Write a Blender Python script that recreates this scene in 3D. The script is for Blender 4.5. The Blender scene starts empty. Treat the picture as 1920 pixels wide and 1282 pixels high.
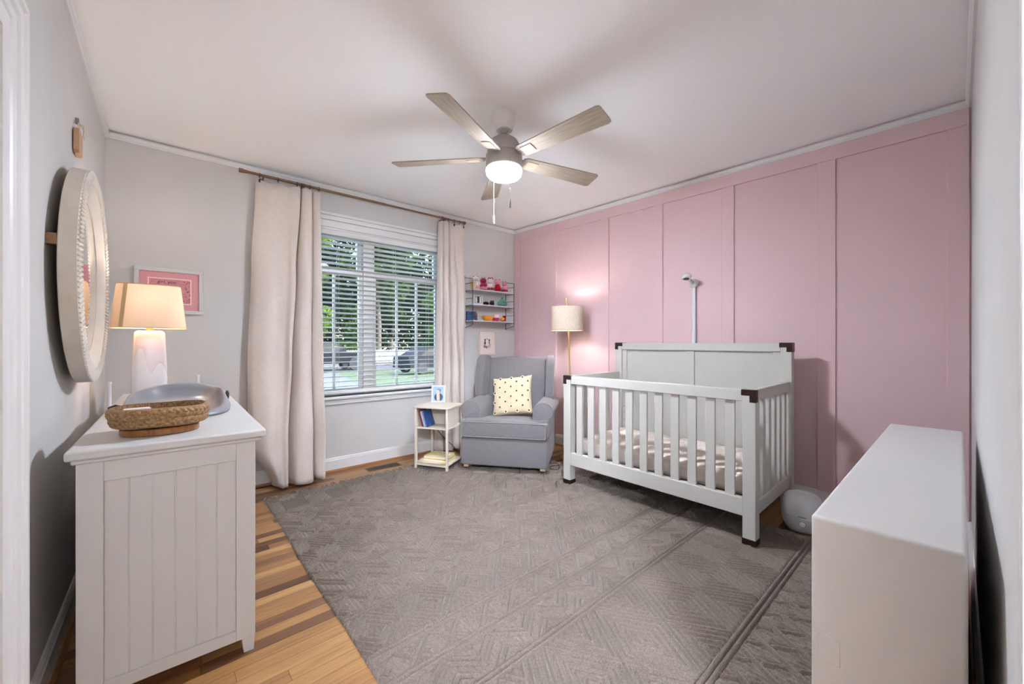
import bpy, bmesh, math, random
import numpy as np
from mathutils import Vector, Matrix
random.seed(7); np.random.seed(7)
S = bpy.context.scene
COL = S.collection
PI = math.pi

# ------------------------------------------------------------------ helpers
def lin(h):
    if isinstance(h, str):
        h = h.lstrip('#'); v = [int(h[i:i+2], 16)/255 for i in (0, 2, 4)]
    else:
        v = h
    return tuple((c/12.92 if c <= .04045 else ((c+.055)/1.055)**2.4) for c in v)

class NT:
    def __init__(s, m): s.t = m.node_tree; s.n = s.t.nodes; s.l = s.t.links
    def new(s, typ, **kw):
        o = s.n.new(typ)
        for k, v in kw.items(): setattr(o, k, v)
        return o
    def link(s, a, b): s.l.new(a, b)
    def math(s, op, a, b=None, c=None):
        o = s.new('ShaderNodeMath', operation=op)
        for i, v in enumerate((a, b, c)):
            if v is None: continue
            if isinstance(v, (int, float)): o.inputs[i].default_value = v
            else: s.link(v, o.inputs[i])
        return o.outputs[0]
    def ramp(s, fac, stops, interp='LINEAR'):
        r = s.new('ShaderNodeValToRGB'); r.color_ramp.interpolation = interp
        el = r.color_ramp.elements
        while len(el) < len(stops): el.new(.5)
        for e, (p, c) in zip(el, stops): e.position = p; e.color = (*c, 1)
        s.link(fac, r.inputs[0]); return r.outputs[0]

def mat(name, color, rough=.5, metal=0., bump=0., bscale=200., var=0., vscale=8., spec=None, stretch=None, sheen=0., coat=0., detail=3.):
    m = bpy.data.materials.new(name); m.use_nodes = True
    t = NT(m); b = t.n['Principled BSDF']
    c = lin(color)
    b.inputs['Base Color'].default_value = (*c, 1)
    b.inputs['Roughness'].default_value = rough
    b.inputs['Metallic'].default_value = metal
    if spec is not None: b.inputs['Specular IOR Level'].default_value = spec
    if sheen: b.inputs['Sheen Weight'].default_value = sheen
    if coat: b.inputs['Coat Weight'].default_value = coat; b.inputs['Coat Roughness'].default_value = .15
    tc = t.new('ShaderNodeTexCoord')
    src = tc.outputs['Object']
    if stretch:
        mp = t.new('ShaderNodeMapping'); mp.inputs['Scale'].default_value = stretch
        t.link(src, mp.inputs[0]); src = mp.outputs[0]
    if var:
        n = t.new('ShaderNodeTexNoise'); n.inputs['Scale'].default_value = vscale; n.inputs['Detail'].default_value = detail
        t.link(src, n.inputs[0])
        lo = tuple(max(0, x*(1-var)) for x in c); hi = tuple(min(1, x*(1+var)) for x in c)
        t.link(t.ramp(n.outputs[0], [(.3, lo), (.7, hi)]), b.inputs['Base Color'])
    if bump:
        n = t.new('ShaderNodeTexNoise'); n.inputs['Scale'].default_value = bscale; n.inputs['Detail'].default_value = 2
        t.link(src, n.inputs[0])
        bp = t.new('ShaderNodeBump'); bp.inputs['Strength'].default_value = bump; bp.inputs['Distance'].default_value = .002
        t.link(n.outputs[0], bp.inputs['Height']); t.link(bp.outputs[0], b.inputs['Normal'])
    return m

def weave(name, color, scale=900., rough=.9, strength=.5, var=.12, sheen=.2):
    """woven cloth: two crossing wave textures drive bump and a slight thread colour change"""
    m = bpy.data.materials.new(name); m.use_nodes = True
    t = NT(m); b = t.n['Principled BSDF']; c = lin(color)
    b.inputs['Roughness'].default_value = rough; b.inputs['Sheen Weight'].default_value = sheen
    b.inputs['Specular IOR Level'].default_value = .2
    tc = t.new('ShaderNodeTexCoord')
    mp = t.new('ShaderNodeMapping'); mp.inputs['Scale'].default_value = (1, 1, .06); t.link(tc.outputs['Object'], mp.inputs[0])
    n1 = t.new('ShaderNodeTexNoise'); n1.inputs['Scale'].default_value = scale; n1.inputs['Detail'].default_value = 1; t.link(mp.outputs[0], n1.inputs[0])
    mp2 = t.new('ShaderNodeMapping'); mp2.inputs['Scale'].default_value = (.06, .06, 1); t.link(tc.outputs['Object'], mp2.inputs[0])
    n2 = t.new('ShaderNodeTexNoise'); n2.inputs['Scale'].default_value = scale; n2.inputs['Detail'].default_value = 1; t.link(mp2.outputs[0], n2.inputs[0])
    s = t.math('MULTIPLY', t.math('ADD', n1.outputs[0], n2.outputs[0]), .5)
    lo = tuple(x*(1-var) for x in c); hi = tuple(min(1, x*(1+var)) for x in c)
    t.link(t.ramp(s, [(.35, lo), (.65, hi)]), b.inputs['Base Color'])
    bp = t.new('ShaderNodeBump'); bp.inputs['Strength'].default_value = strength; bp.inputs['Distance'].default_value = .001
    t.link(s, bp.inputs['Height']); t.link(bp.outputs[0], b.inputs['Normal'])
    return m

def BM(): return bmesh.new()

def obj(name, bm, m, parent=None, smooth=None, bevel=0., seg=2, sub=0, loc=None, rot=None, solid=0.):
    me = bpy.data.meshes.new(name)
    if isinstance(bm, bmesh.types.BMesh):
        bmesh.ops.recalc_face_normals(bm, faces=bm.faces[:])
        bm.to_mesh(me); bm.free()
    else:
        me.from_pydata(*bm)
    o = bpy.data.objects.new(name, me); COL.objects.link(o)
    for mm in (m if isinstance(m, (list, tuple)) else [m]): me.materials.append(mm)
    if smooth is None and (bevel or sub): smooth = 40
    if smooth:
        me.polygons.foreach_set('use_smooth', [True]*len(me.polygons))
        if not sub: me.set_sharp_from_angle(angle=math.radians(smooth))
    if solid:
        md = o.modifiers.new('solid', 'SOLIDIFY'); md.thickness = solid; md.offset = 0
    if bevel:
        md = o.modifiers.new('bevel', 'BEVEL'); md.width = bevel; md.segments = seg; md.limit_method = 'ANGLE'; md.angle_limit = math.radians(40); md.harden_normals = False
    if sub:
        md = o.modifiers.new('sub', 'SUBSURF'); md.levels = sub; md.render_levels = sub
    if parent is not None: o.parent = parent
    if loc is not None: o.location = loc
    if rot is not None: o.rotation_euler = rot
    return o

def tag(o, label, cat, group=None, kind=None):
    o['label'] = label; o['category'] = cat
    if group: o['group'] = group
    if kind: o['kind'] = kind
    return o

def thing(name, label, cat, loc=(0, 0, 0), rz=0., group=None, rot=None):
    o = bpy.data.objects.new(name, None); COL.objects.link(o)
    o.empty_display_size = .05
    o.location = loc; o.rotation_euler = rot if rot else (0, 0, rz)
    return tag(o, label, cat, group)

def struct(name, bm, m, parent=None, **kw):
    o = obj(name, bm, m, parent, **kw)
    if parent is None: o['kind'] = 'structure'
    return o

def box(bm, x0, x1, y0, y1, z0, z1, mi=0):
    v = [bm.verts.new(p) for p in ((x0,y0,z0),(x1,y0,z0),(x1,y1,z0),(x0,y1,z0),(x0,y0,z1),(x1,y0,z1),(x1,y1,z1),(x0,y1,z1))]
    for f in ((3,2,1,0),(4,5,6,7),(0,1,5,4),(1,2,6,5),(2,3,7,6),(3,0,4,7)):
        bm.faces.new([v[i] for i in f]).material_index = mi
    return v

def bx(x0, x1, y0, y1, z0, z1):
    bm = BM(); box(bm, x0, x1, y0, y1, z0, z1); return bm

def loft(bm, loops, cap=True, closed=True, mi=0):
    vs = [[bm.verts.new(p) for p in L] for L in loops]
    n = len(vs[0])
    for a, b in zip(vs, vs[1:]):
        for i in range(n if closed else n-1):
            j = (i+1) % n
            bm.faces.new((a[i], a[j], b[j], b[i])).material_index = mi
    if cap and closed:
        bm.faces.new(vs[0][::-1]).material_index = mi; bm.faces.new(vs[-1]).material_index = mi
    return vs

def lathe(bm, prof, n=32, c=(0, 0, 0), cap=True, mi=0):
    loft(bm, [[(c[0]+r*math.cos(2*PI*i/n), c[1]+r*math.sin(2*PI*i/n), c[2]+z) for i in range(n)] for r, z in prof], cap, mi=mi)

def tube(bm, pts, r, n=8, cap=True, closed=False, mi=0):
    pts = [Vector(p) for p in pts]; loops = []
    N = len(pts); up = None
    for i, p in enumerate(pts):
        if closed: d = pts[(i+1) % N]-pts[i-1]
        else: d = pts[min(i+1, N-1)]-pts[max(i-1, 0)]
        d.normalize()
        if up is None:
            up = Vector((0, 0, 1)) if abs(d.z) < .9 else Vector((1, 0, 0))
        s = d.cross(up).normalized(); up = s.cross(d).normalized()
        rr = r[i] if isinstance(r, (list, tuple)) else r
        loops.append([p+s*rr*math.cos(2*PI*k/n)+up*rr*math.sin(2*PI*k/n) for k in range(n)])
    if closed: loops.append(loops[0]); loft(bm, loops, False, mi=mi)
    else: loft(bm, loops, cap, mi=mi)

def rod(bm, a, b, r, n=10): tube(bm, [a, b], r, n)

def ball(bm, c, r, sc=(1, 1, 1), u=14, v=9, rot=None, mi=0):
    M = Matrix.Translation(c) @ (rot.to_4x4() if rot else Matrix.Identity(4)) @ Matrix.Diagonal((r*sc[0], r*sc[1], r*sc[2], 1))
    before = len(bm.faces)
    bmesh.ops.create_uvsphere(bm, u_segments=u, v_segments=v, radius=1, matrix=M)
    if mi:
        bm.faces.ensure_lookup_table()
        for f in bm.faces[before:]: f.material_index = mi

def superell(a, b, e, n, z, cx=0, cy=0):
    L = []
    for i in range(n):
        t = 2*PI*i/n; c, s = math.cos(t), math.sin(t)
        L.append((cx+a*math.copysign(abs(c)**(2/e), c), cy+b*math.copysign(abs(s)**(2/e), s), z))
    return L

def catmull(P, m):
    P = [Vector(p) for p in P]; out = []
    Q = [2*P[0]-P[1]]+P+[2*P[-1]-P[-2]]
    for i in range(1, len(Q)-2):
        for k in range(m):
            t = k/m
            p0, p1, p2, p3 = Q[i-1], Q[i], Q[i+1], Q[i+2]
            out.append(.5*((2*p1)+(p2-p0)*t+(2*p0-5*p1+4*p2-p3)*t*t+(3*p1-p0-3*p2+p3)*t**3))
    out.append(P[-1]); return out

def text(body, size, m, parent, loc, rot, name='lettering', ext=.0006, align='CENTER', shear=0.):
    cu = bpy.data.curves.new(name, 'FONT'); cu.body = body; cu.size = size; cu.extrude = ext
    cu.align_x = align; cu.align_y = 'CENTER'; cu.shear = shear; cu.resolution_u = 3
    o = bpy.data.objects.new(name, cu); COL.objects.link(o)
    bpy.context.view_layer.update()
    me = bpy.data.meshes.new_from_object(o.evaluated_get(bpy.context.evaluated_depsgraph_get())); me.materials.clear(); me.materials.append(m)
    bpy.data.objects.remove(o); o = bpy.data.objects.new(name, me); COL.objects.link(o)
    o.parent = parent; o.location = loc; o.rotation_euler = rot
    return o

def clone(o, parent=None):
    c = o.copy(); COL.objects.link(c)
    if parent is not None: c.parent = parent
    for ch in list(o.children): clone(ch, c)
    return c

# ------------------------------------------------------------------ materials
def wall_mat(name, color):
    return mat(name, color, .75, bump=.12, bscale=260, var=.025, vscale=2.2, spec=.25)
M = {}
M['wall'] = wall_mat('greige wall paint', '#c9c7c4')
M['pink'] = mat('dusty pink wall paint', '#d7b8ba', .6, bump=.1, bscale=260, var=.03, vscale=1.6, spec=.35)
M['ceil'] = mat('white ceiling paint', '#fafafa', .85, bump=.15, bscale=150, var=.015, vscale=1.5, spec=.2)
M['trim'] = mat('white trim gloss paint', '#dcdcdb', .35, var=.01, vscale=4)
M['white'] = mat('white furniture lacquer', '#cacac8', .38, bump=.02, bscale=300, var=.012, vscale=5)
M['crib'] = mat('white crib paint', '#bcb9b2', .42, bump=.06, bscale=120, stretch=(1, 1, .08), var=.012, vscale=30)
M['cab'] = mat('matte white foil', '#c8c6c3', .5, bump=.03, bscale=400, var=.012, vscale=3)
M['bronze'] = mat('dark oil rubbed bronze', '#3b2a22', .42, metal=.7, var=.25, vscale=60)
M['brass'] = mat('brushed brass', '#c7a06a', .32, metal=.9, var=.1, vscale=120)
M['rodm'] = mat('antique brass rod', '#8a6c52', .35, metal=.85, var=.12, vscale=90)
M['black'] = mat('black wire', '#1d1d1f', .5, var=.1, vscale=50)
M['blackm'] = mat('black coated steel', '#26272b', .5, metal=.3, var=.1, vscale=80)
M['curtain'] = weave('cream linen curtain cloth', '#d2c8bf', 500, .92, .35, .07, .15)
M['chair'] = weave('grey upholstery linen', '#737070', 700, .9, .6, .16, .25)
M['piping'] = weave('grey piping cord', '#7f7d7c', 900, .9, .4, .1)
M['sheet'] = mat('cream fitted sheet', '#d0c5bb', .92, bump=.2, bscale=14, var=.04, vscale=9, spec=.05)
M['cushion'] = weave('cream pillow cotton', '#cdbf9f', 420, .95, .9, .1, .1)
M['tuft'] = mat('pale tuft thread', '#d8cdb2', .95, bump=.8, bscale=900, var=.1, vscale=300)
M['dot'] = mat('brown embroidered dot', '#5f4030', .9, bump=.6, bscale=800, var=.2, vscale=300)
M['pine'] = mat('pale pine wood', '#d2b283', .5, var=.14, vscale=18, stretch=(1, 8, 8))
M['table'] = mat('cream painted metal', '#d6ccba', .5, var=.02, vscale=20)
M['seagrass'] = None
M['padgrey'] = mat('grey moulded foam', '#85868a', .3, var=.02, vscale=4)
M['shadew'] = None
M['ceramic'] = None
M['dolls_pink'] = weave('pink crochet yarn', '#d48f9f', 240, .95, 1., .2)
M['dolls_mag'] = weave('magenta crochet yarn', '#93194c', 240, .95, 1., .2)
M['dolls_red'] = weave('red crochet yarn', '#9e1024', 240, .95, 1., .2)
M['dolls_white'] = weave('off white crochet yarn', '#d8c8c4', 240, .95, 1., .12)
M['teal'] = weave('teal knitted yarn', '#62918b', 200, .95, 1., .3)
M['wicker'] = mat('straw weave', '#c8b48c', .8, bump=1., bscale=260, var=.2, vscale=150)
M['paper'] = mat('paper pages', '#e8e2d2', .8, var=.06, vscale=400, stretch=(1, 1, 6))
M['plastic'] = mat('white plastic', '#d3d4d6', .35, var=.008, vscale=6)
M['greyplastic'] = mat('grey plastic', '#8d9196', .4, var=.05, vscale=20)

def mirror_mat():
    m = mat('mirror silver', '#f2f2f2', .02, metal=1., var=.004, vscale=2); return m
M['mirror'] = mirror_mat()

def glass_mat():
    m = bpy.data.materials.new('window glass'); m.use_nodes = True; t = NT(m)
    t.n.remove(t.n['Principled BSDF'])
    tr = t.new('ShaderNodeBsdfTransparent'); tr.inputs[0].default_value = (.97, .985, .98, 1)
    gl = t.new('ShaderNodeBsdfGlossy'); gl.inputs['Roughness'].default_value = .02
    fr = t.new('ShaderNodeFresnel'); fr.inputs[0].default_value = 1.45
    tc = t.new('ShaderNodeTexCoord'); n = t.new('ShaderNodeTexNoise'); n.inputs['Scale'].default_value = 3; t.link(tc.outputs['Object'], n.inputs[0])
    bp = t.new('ShaderNodeBump'); bp.inputs['Strength'].default_value = .02; t.link(n.outputs[0], bp.inputs['Height']); t.link(bp.outputs[0], gl.inputs['Normal'])
    mx = t.new('ShaderNodeMixShader'); t.link(fr.outputs[0], mx.inputs[0]); t.link(tr.outputs[0], mx.inputs[1]); t.link(gl.outputs[0], mx.inputs[2])
    t.link(mx.outputs[0], t.n['Material Output'].inputs[0]); return m
M['glass'] = glass_mat()

def shade_mat(name, color, trans=.5, scale=400., var=.06):
    """lamp shade cloth: part diffuse, part translucent so the bulb inside lights it"""
    m = bpy.data.materials.new(name); m.use_nodes = True; t = NT(m)
    t.n.remove(t.n['Principled BSDF']); c = lin(color)
    tc = t.new('ShaderNodeTexCoord'); n = t.new('ShaderNodeTexNoise'); n.inputs['Scale'].default_value = scale; n.inputs['Detail'].default_value = 2
    t.link(tc.outputs['Object'], n.inputs[0])
    cr = t.ramp(n.outputs[0], [(.35, tuple(x*(1-var) for x in c)), (.65, tuple(min(1, x*(1+var)) for x in c))])
    d = t.new('ShaderNodeBsdfDiffuse'); tl = t.new('ShaderNodeBsdfTranslucent')
    t.link(cr, d.inputs[0]); t.link(cr, tl.inputs[0])
    mx = t.new('ShaderNodeMixShader'); mx.inputs[0].default_value = trans
    t.link(d.outputs[0], mx.inputs[1]); t.link(tl.outputs[0], mx.inputs[2]); t.link(mx.outputs[0], t.n['Material Output'].inputs[0])
    return m
M['shadew'] = shade_mat('ivory lamp shade cloth', '#f0d2b2', .030, 300, .03)
M['shadel'] = shade_mat('white linen lamp shade', '#d2c3b0', .012, 220, .22)
M['ribbon'] = shade_mat('tan shade ribbon', '#c9b48c', .25, 300, .05)

def slat_mat():
    m = shade_mat('white blind slat', '#f1f1ee', .22, 60, .01); return m
M['slat'] = slat_mat()

def floor_mat():
    m = bpy.data.materials.new('oak strip floor'); m.use_nodes = True; t = NT(m); b = t.n['Principled BSDF']
    tc = t.new('ShaderNodeTexCoord'); sp = t.new('ShaderNodeSeparateXYZ'); t.link(tc.outputs['Object'], sp.inputs[0])
    W = .057
    yy = t.math('DIVIDE', sp.outputs[1], W); row = t.math('FLOOR', yy); fy = t.math('FRACT', yy)
    wn = t.new('ShaderNodeTexWhiteNoise', noise_dimensions='1D'); t.link(row, wn.inputs['W'])
    off = t.math('MULTIPLY', wn.outputs[0], 7.)
    xx = t.math('DIVIDE', t.math('ADD', sp.outputs[0], off), .78); ci = t.math('FLOOR', xx); fx = t.math('FRACT', xx)
    w2 = t.new('ShaderNodeTexWhiteNoise', noise_dimensions='2D')
    cb = t.new('ShaderNodeCombineXYZ'); t.link(row, cb.inputs[0]); t.link(ci, cb.inputs[1]); t.link(cb.outputs[0], w2.inputs['Vector'])
    base = t.ramp(w2.outputs[0], [(0, lin('#553824')), (.14, lin('#6b4a32')), (.3, lin('#8a6240')), (.6, lin('#a57a4c')), (.85, lin('#b58c5a')), (1, lin('#8c6038'))])
    mp = t.new('ShaderNodeMapping'); mp.inputs['Scale'].default_value = (1.6, 28, 1); t.link(tc.outputs['Object'], mp.inputs[0])
    mo = t.new('ShaderNodeVectorMath', operation='ADD'); t.link(mp.outputs[0], mo.inputs[0])
    sc = t.new('ShaderNodeVectorMath', operation='SCALE'); t.link(w2.outputs['Color'], sc.inputs[0]); sc.inputs['Scale'].default_value = 40; t.link(sc.outputs[0], mo.inputs[1])
    g = t.new('ShaderNodeTexNoise'); g.inputs['Scale'].default_value = 2.6; g.inputs['Detail'].default_value = 6; g.inputs['Distortion'].default_value = .8; t.link(mo.outputs[0], g.inputs[0])
    gr = t.ramp(g.outputs[0], [(.3, (.62, .58, .55)), (.6, (1.05, 1.05, 1.05))])
    mx = t.new('ShaderNodeMix', data_type='RGBA', blend_type='MULTIPLY'); mx.inputs[0].default_value = .75
    t.link(base, mx.inputs[6]); t.link(gr, mx.inputs[7])
    # joint lines
    gy = t.math('MINIMUM', fy, t.math('SUBTRACT', 1., fy)); gx = t.math('MULTIPLY', t.math('MINIMUM', fx, t.math('SUBTRACT', 1., fx)), 13.)
    gap = t.math('MINIMUM', gy, gx); gs = t.ramp(gap, [(.0, (.25, .22, .2)), (.035, (1, 1, 1))])
    m2 = t.new('ShaderNodeMix', data_type='RGBA', blend_type='MULTIPLY'); m2.inputs[0].default_value = .8
    t.link(mx.outputs[2], m2.inputs[6]); t.link(gs, m2.inputs[7])
    t.link(m2.outputs[2], b.inputs['Base Color'])
    b.inputs['Roughness'].default_value = .34; b.inputs['Specular IOR Level'].default_value = .45
    bp = t.new('ShaderNodeBump'); bp.inputs['Strength'].default_value = .3; bp.inputs['Distance'].default_value = .001
    t.link(gs, bp.inputs['Height']); t.link(bp.outputs[0], b.inputs['Normal'])
    return m
M['floor'] = floor_mat()

def wood_mat(name, cols, scale=(1, 14, 14), rough=.45):
    m = bpy.data.materials.new(name); m.use_nodes = True; t = NT(m); b = t.n['Principled BSDF']
    tc = t.new('ShaderNodeTexCoord'); mp = t.new('ShaderNodeMapping'); mp.inputs['Scale'].default_value = scale; t.link(tc.outputs['Object'], mp.inputs[0])
    g = t.new('ShaderNodeTexNoise'); g.inputs['Scale'].default_value = 6; g.inputs['Detail'].default_value = 6; g.inputs['Distortion'].default_value = .5; t.link(mp.outputs[0], g.inputs[0])
    t.link(t.ramp(g.outputs[0], [(.3, lin(cols[0])), (.7, lin(cols[1]))]), b.inputs['Base Color']); b.inputs['Roughness'].default_value = rough
    return m
M['blade'] = wood_mat('weathered oak fan blade', ('#8f8172', '#ad9f8d'), (1.2, 22, 22), .5)
M['bladeplate'] = wood_mat('pale oak blade inlay', ('#a3927c', '#bba98f'), (1.2, 22, 22), .5)
M['fanmetal'] = mat('brushed nickel grey', '#a7a29c', .38, metal=.25, var=.04, vscale=60)
M['fanwhite'] = mat('white fan enamel', '#dfdfdf', .4, var=.01, vscale=10)
M['shoe'] = wood_mat('stained oak shoe moulding', ('#8a5a34', '#a97444'), (2, 30, 30), .4)
M['basewood'] = wood_mat('brown basket base wood', ('#7a4d26', '#a87038'), (18, 2, 2), .4)
M['plaque'] = wood_mat('tan wood plaque', ('#a98466', '#c39e7c'), (3, 30, 3), .6)
M['frame_beige'] = mat('pale cream wood', '#cdc4b6', .6, var=.05, vscale=14)
M['rope'] = mat('cream wood beads', '#d2c9bc', .65, bump=.2, bscale=200, var=.05, vscale=40)

def seagrass_mat():
    m = bpy.data.materials.new('braided seagrass'); m.use_nodes = True; t = NT(m); b = t.n['Principled BSDF']
    tc = t.new('ShaderNodeTexCoord'); n = t.new('ShaderNodeTexNoise'); n.inputs['Scale'].default_value = 130; n.inputs['Detail'].default_value = 3; t.link(tc.outputs['Object'], n.inputs[0])
    t.link(t.ramp(n.outputs[0], [(.25, lin('#6a4a2e')), (.5, lin('#92704a')), (.75, lin('#b3956c'))]), b.inputs['Base Color'])
    b.inputs['Roughness'].default_value = .75
    n2 = t.new('ShaderNodeTexNoise'); n2.inputs['Scale'].default_value = 240; t.link(tc.outputs['Object'], n2.inputs[0])
    bp = t.new('ShaderNodeBump'); bp.inputs['Strength'].default_value = .6; bp.inputs['Distance'].default_value = .002; t.link(n2.outputs[0], bp.inputs['Height']); t.link(bp.outputs[0], b.inputs['Normal'])
    return m
M['seagrass'] = seagrass_mat()

def ceramic_mat():
    """white ceramic with a pale mauve drip glaze running down from the shoulder"""
    m = bpy.data.materials.new('drip glazed ceramic'); m.use_nodes = True; t = NT(m); b = t.n['Principled BSDF']
    tc = t.new('ShaderNodeTexCoord'); sp = t.new('ShaderNodeSeparateXYZ'); t.link(tc.outputs['Object'], sp.inputs[0])
    ang = t.math('ARCTAN2', sp.outputs[1], sp.outputs[0])
    w = t.math('ADD', t.math('MULTIPLY', t.math('SINE', t.math('MULTIPLY', ang, 5.)), .06), t.math('MULTIPLY', t.math('SINE', t.math('ADD', t.math('MULTIPLY', ang, 3.), 1.)), .05))
    d = t.math('SUBTRACT', sp.outputs[2], t.math('ADD', w, .20))
    fac = t.math('MULTIPLY_ADD', d, 60., .5)
    t.link(t.ramp(fac, [(0, lin('#dcdadb')), (.5, lin('#cbbdc2')), (1, lin('#d6cacd'))]), b.inputs['Base Color'])
    b.inputs['Roughness'].default_value = .18; b.inputs['Coat Weight'].default_value = .4
    return m
M['ceramic'] = ceramic_mat()

# ------------------------------------------------------------------ camera
FPX, CX, HY, HC = 745., 960., 642., 1.13
cam = bpy.data.cameras.new('camera'); co = bpy.data.objects.new('camera', cam); COL.objects.link(co)
cam.sensor_width = 36; cam.lens = FPX/1920*36; cam.clip_start = .01; cam.clip_end = 300
cam.shift_y = (HY-641)/1920
YAW = math.atan2(1800-960, FPX)          # angle of the view from +X
co.location = (0, 0, HC); co.rotation_euler = (PI/2, 0, YAW-PI/2)
S.camera = co

# ------------------------------------------------------------------ room shell
CE = 2.51
LA = Vector((-.265, 3.67)); LB = Vector((3.263, 3.63)); LC = Vector((3.425, -.043))
LD = Vector((-.309, -.055))
def wx(y): return LA.x+(LD.x-LA.x)*(LA.y-y)/(LA.y-LD.y)          # left wall X at y
def wy(x): return LA.y+(LB.y-LA.y)*(x-LA.x)/(LB.x-LA.x)          # window wall Y at x
def px(y): return LB.x+(LC.x-LB.x)*(LB.y-y)/(LB.y-LC.y)          # pink wall X at y
TH = .13
def wall_mesh(p, q, holes=(), z1=CE, th=TH, side=1):
    """wall slab from p to q (room on the right-hand side), holes are (s0,s1,z0,z1) in metres along the wall"""
    bm = BM(); d = (q-p); L = d.length; d = d/L; n = Vector((-d.y, d.x))*side
    xs = sorted({0, L, *[h[0] for h in holes], *[h[1] for h in holes]}); zs = sorted({-.02, z1, *[h[2] for h in holes], *[h[3] for h in holes]})
    for a, b in zip(xs, xs[1:]):
        for c, e in zip(zs, zs[1:]):
            mx, mz = (a+b)/2, (c+e)/2
            if any(h[0] < mx < h[1] and h[2] < mz < h[3] for h in holes): continue
            P = []
            for t, z in ((a, c), (b, c), (b, e), (a, e)):
                P.append((p.x+d.x*t, p.y+d.y*t, z))
            o = [(x+n.x*th, y+n.y*th, z) for x, y, z in P]
            v = [bm.verts.new(k) for k in P+o]
            for f in ((0,1,2,3),(7,6,5,4),(0,4,5,1),(1,5,6,2),(2,6,7,3),(3,7,4,0)): bm.faces.new([v[i] for i in f])
    return bm

bm = BM(); v = [bm.verts.new(p) for p in ((-1.3, -2.6, 0), (3.7, -2.6, 0), (3.7, 3.9, 0), (-1.3, 3.9, 0))]; bm.faces.new(v)
w = [bm.verts.new((x.co.x, x.co.y, -.06)) for x in v]; bm.faces.new(w[::-1])
for i in range(4): bm.faces.new((v[i], v[(i+1) % 4], w[(i+1) % 4], w[i]))
struct('floor', bm, M['floor'])
struct('ceiling', bx(-.45, 3.6, -.2, 3.85, CE, CE+.1), M['ceil'])
# window wall; the opening runs X .69 .. 2.25
WX0, WX1, WZ0, WZ1 = .69, 2.25, .655, 2.135
dl = (LB-LA).normalized()
def s_of(x): return (x-LA.x)/dl.x
struct('wall_back', wall_mesh(LA-dl*TH, LB+dl*TH, [(s_of(WX0)+TH, s_of(WX1)+TH, WZ0, WZ1)], side=1), M['wall'])
# left wall with a doorway Y .70 .. 1.60
DY0, DY1, DZ = .66, 1.508, 1.885
d2 = (LA-LD).normalized()
struct('wall_left', wall_mesh(LD, LA, [((DY0-LD.y)/d2.y, (DY1-LD.y)/d2.y, -.02, DZ)], side=1), M['wall'])
wr = struct('wall_right', wall_mesh(LB, LC, side=1), M['pink'])
NX0 = .74
struct('wall_near', wall_mesh(LC, LD, [(3.425-NX0, 3.425+.22, -.02, 2.05)], side=1), M['wall'])

# battens on the pink wall
dp = (LC-LB).normalized(); npk = Vector((-dp.y, dp.x))*-1     # into the room
if npk.x > 0: npk = -npk
def on_pink(y, off, z):
    t = (LB.y-y)/(LB.y-LC.y)*(LC-LB).length
    return (LB.x+dp.x*t+npk.x*off, LB.y+dp.y*t+npk.y*off, z)
def pink_box(y0, y1, z0, z1, o0, o1):
    bm = BM()
    P = [on_pink(y, o, z) for z in (z0, z1) for y, o in ((y0, o0), (y1, o0), (y1, o1), (y0, o1))]
    v = [bm.verts.new(p) for p in P]
    for f in ((3,2,1,0),(4,5,6,7),(0,1,5,4),(1,2,6,5),(2,3,7,6),(3,0,4,7)): bm.faces.new([v[i] for i in f])
    return bm
BT = .011
for a, b in ((3.625, 3.529), (3.057, 2.964), (2.386-.0, 2.30), (1.836, 1.75), (1.263, 1.174), (.652, .554), (.05, -.035)):
    obj('batten', pink_box(a, b, .118, 2.36, -.002, BT), M['pink'], wr, bevel=.0015, seg=1)
obj('batten', pink_box(3.625, -.035, 2.36, 2.458, -.002, BT), M['pink'], wr, bevel=.0015, seg=1)

# crown trim: profile (offset into the room, z)
def inset(o):
    ns = []
    P = [LA, LB, LC, LD]; out = []
    for i in range(4):
        a, b = P[i], P[(i+1) % 4]; d = (b-a).normalized(); n = Vector((d.y, -d.x)); ns.append((a+n*o, d))
    for i in range(4):
        (p, d), (q, e) = ns[i-1], ns[i]
        den = d.x*e.y-d.y*e.x; t = ((q.x-p.x)*e.y-(q.y-p.y)*e.x)/den
        out.append(p+d*t)
    return out
def sweep(i, prof, m, name, cut=None):
    bm = BM(); loops = []
    for o, z in prof:
        I = inset(o); a, b = I[i], I[(i+1) % 4]
        if cut: a, b = a+(b-a)*cut[0], a+(b-a)*cut[1]
        loops.append([(a.x, a.y, z), (b.x, b.y, z)])
    n = len(loops)
    va = [[bm.verts.new(p) for p in L] for L in loops]
    for k in range(n):
        A, B = va[k], va[(k+1) % n]; bm.faces.new((A[0], A[1], B[1], B[0]))
    bm.faces.new([x[0] for x in va]); bm.faces.new([x[1] for x in va][::-1])
    return struct(name, bm, m, smooth=30)
crown = [(-.004, 2.458), (.010, 2.458), (.013, 2.463), (.013, 2.470), (.018, 2.474), (.022, 2.484), (.022, 2.492), (.017, 2.495), (-.004, 2.495)]
for i in range(4): sweep(i, crown, M['trim'], 'trim_%d' % (i+1))
basep = [(-.004, .0), (.016, .0), (.016, .098), (.012, .104), (.012, .112), (.006, .120), (-.004, .120)]
shoep = [(.016, .0), (.030, .0), (.028, .012), (.021, .018), (.016, .018)]
Lleft = (LD-LA).length
for i, nm, cut in ((0, 'back', None), (1, 'right', None), (2, 'near', (0, .70)), (3, 'left', ((1.628-LD.y)/(LA.y-LD.y), 1))):
    sweep(i, basep, M['trim'], 'baseboard_'+nm, cut)
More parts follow.
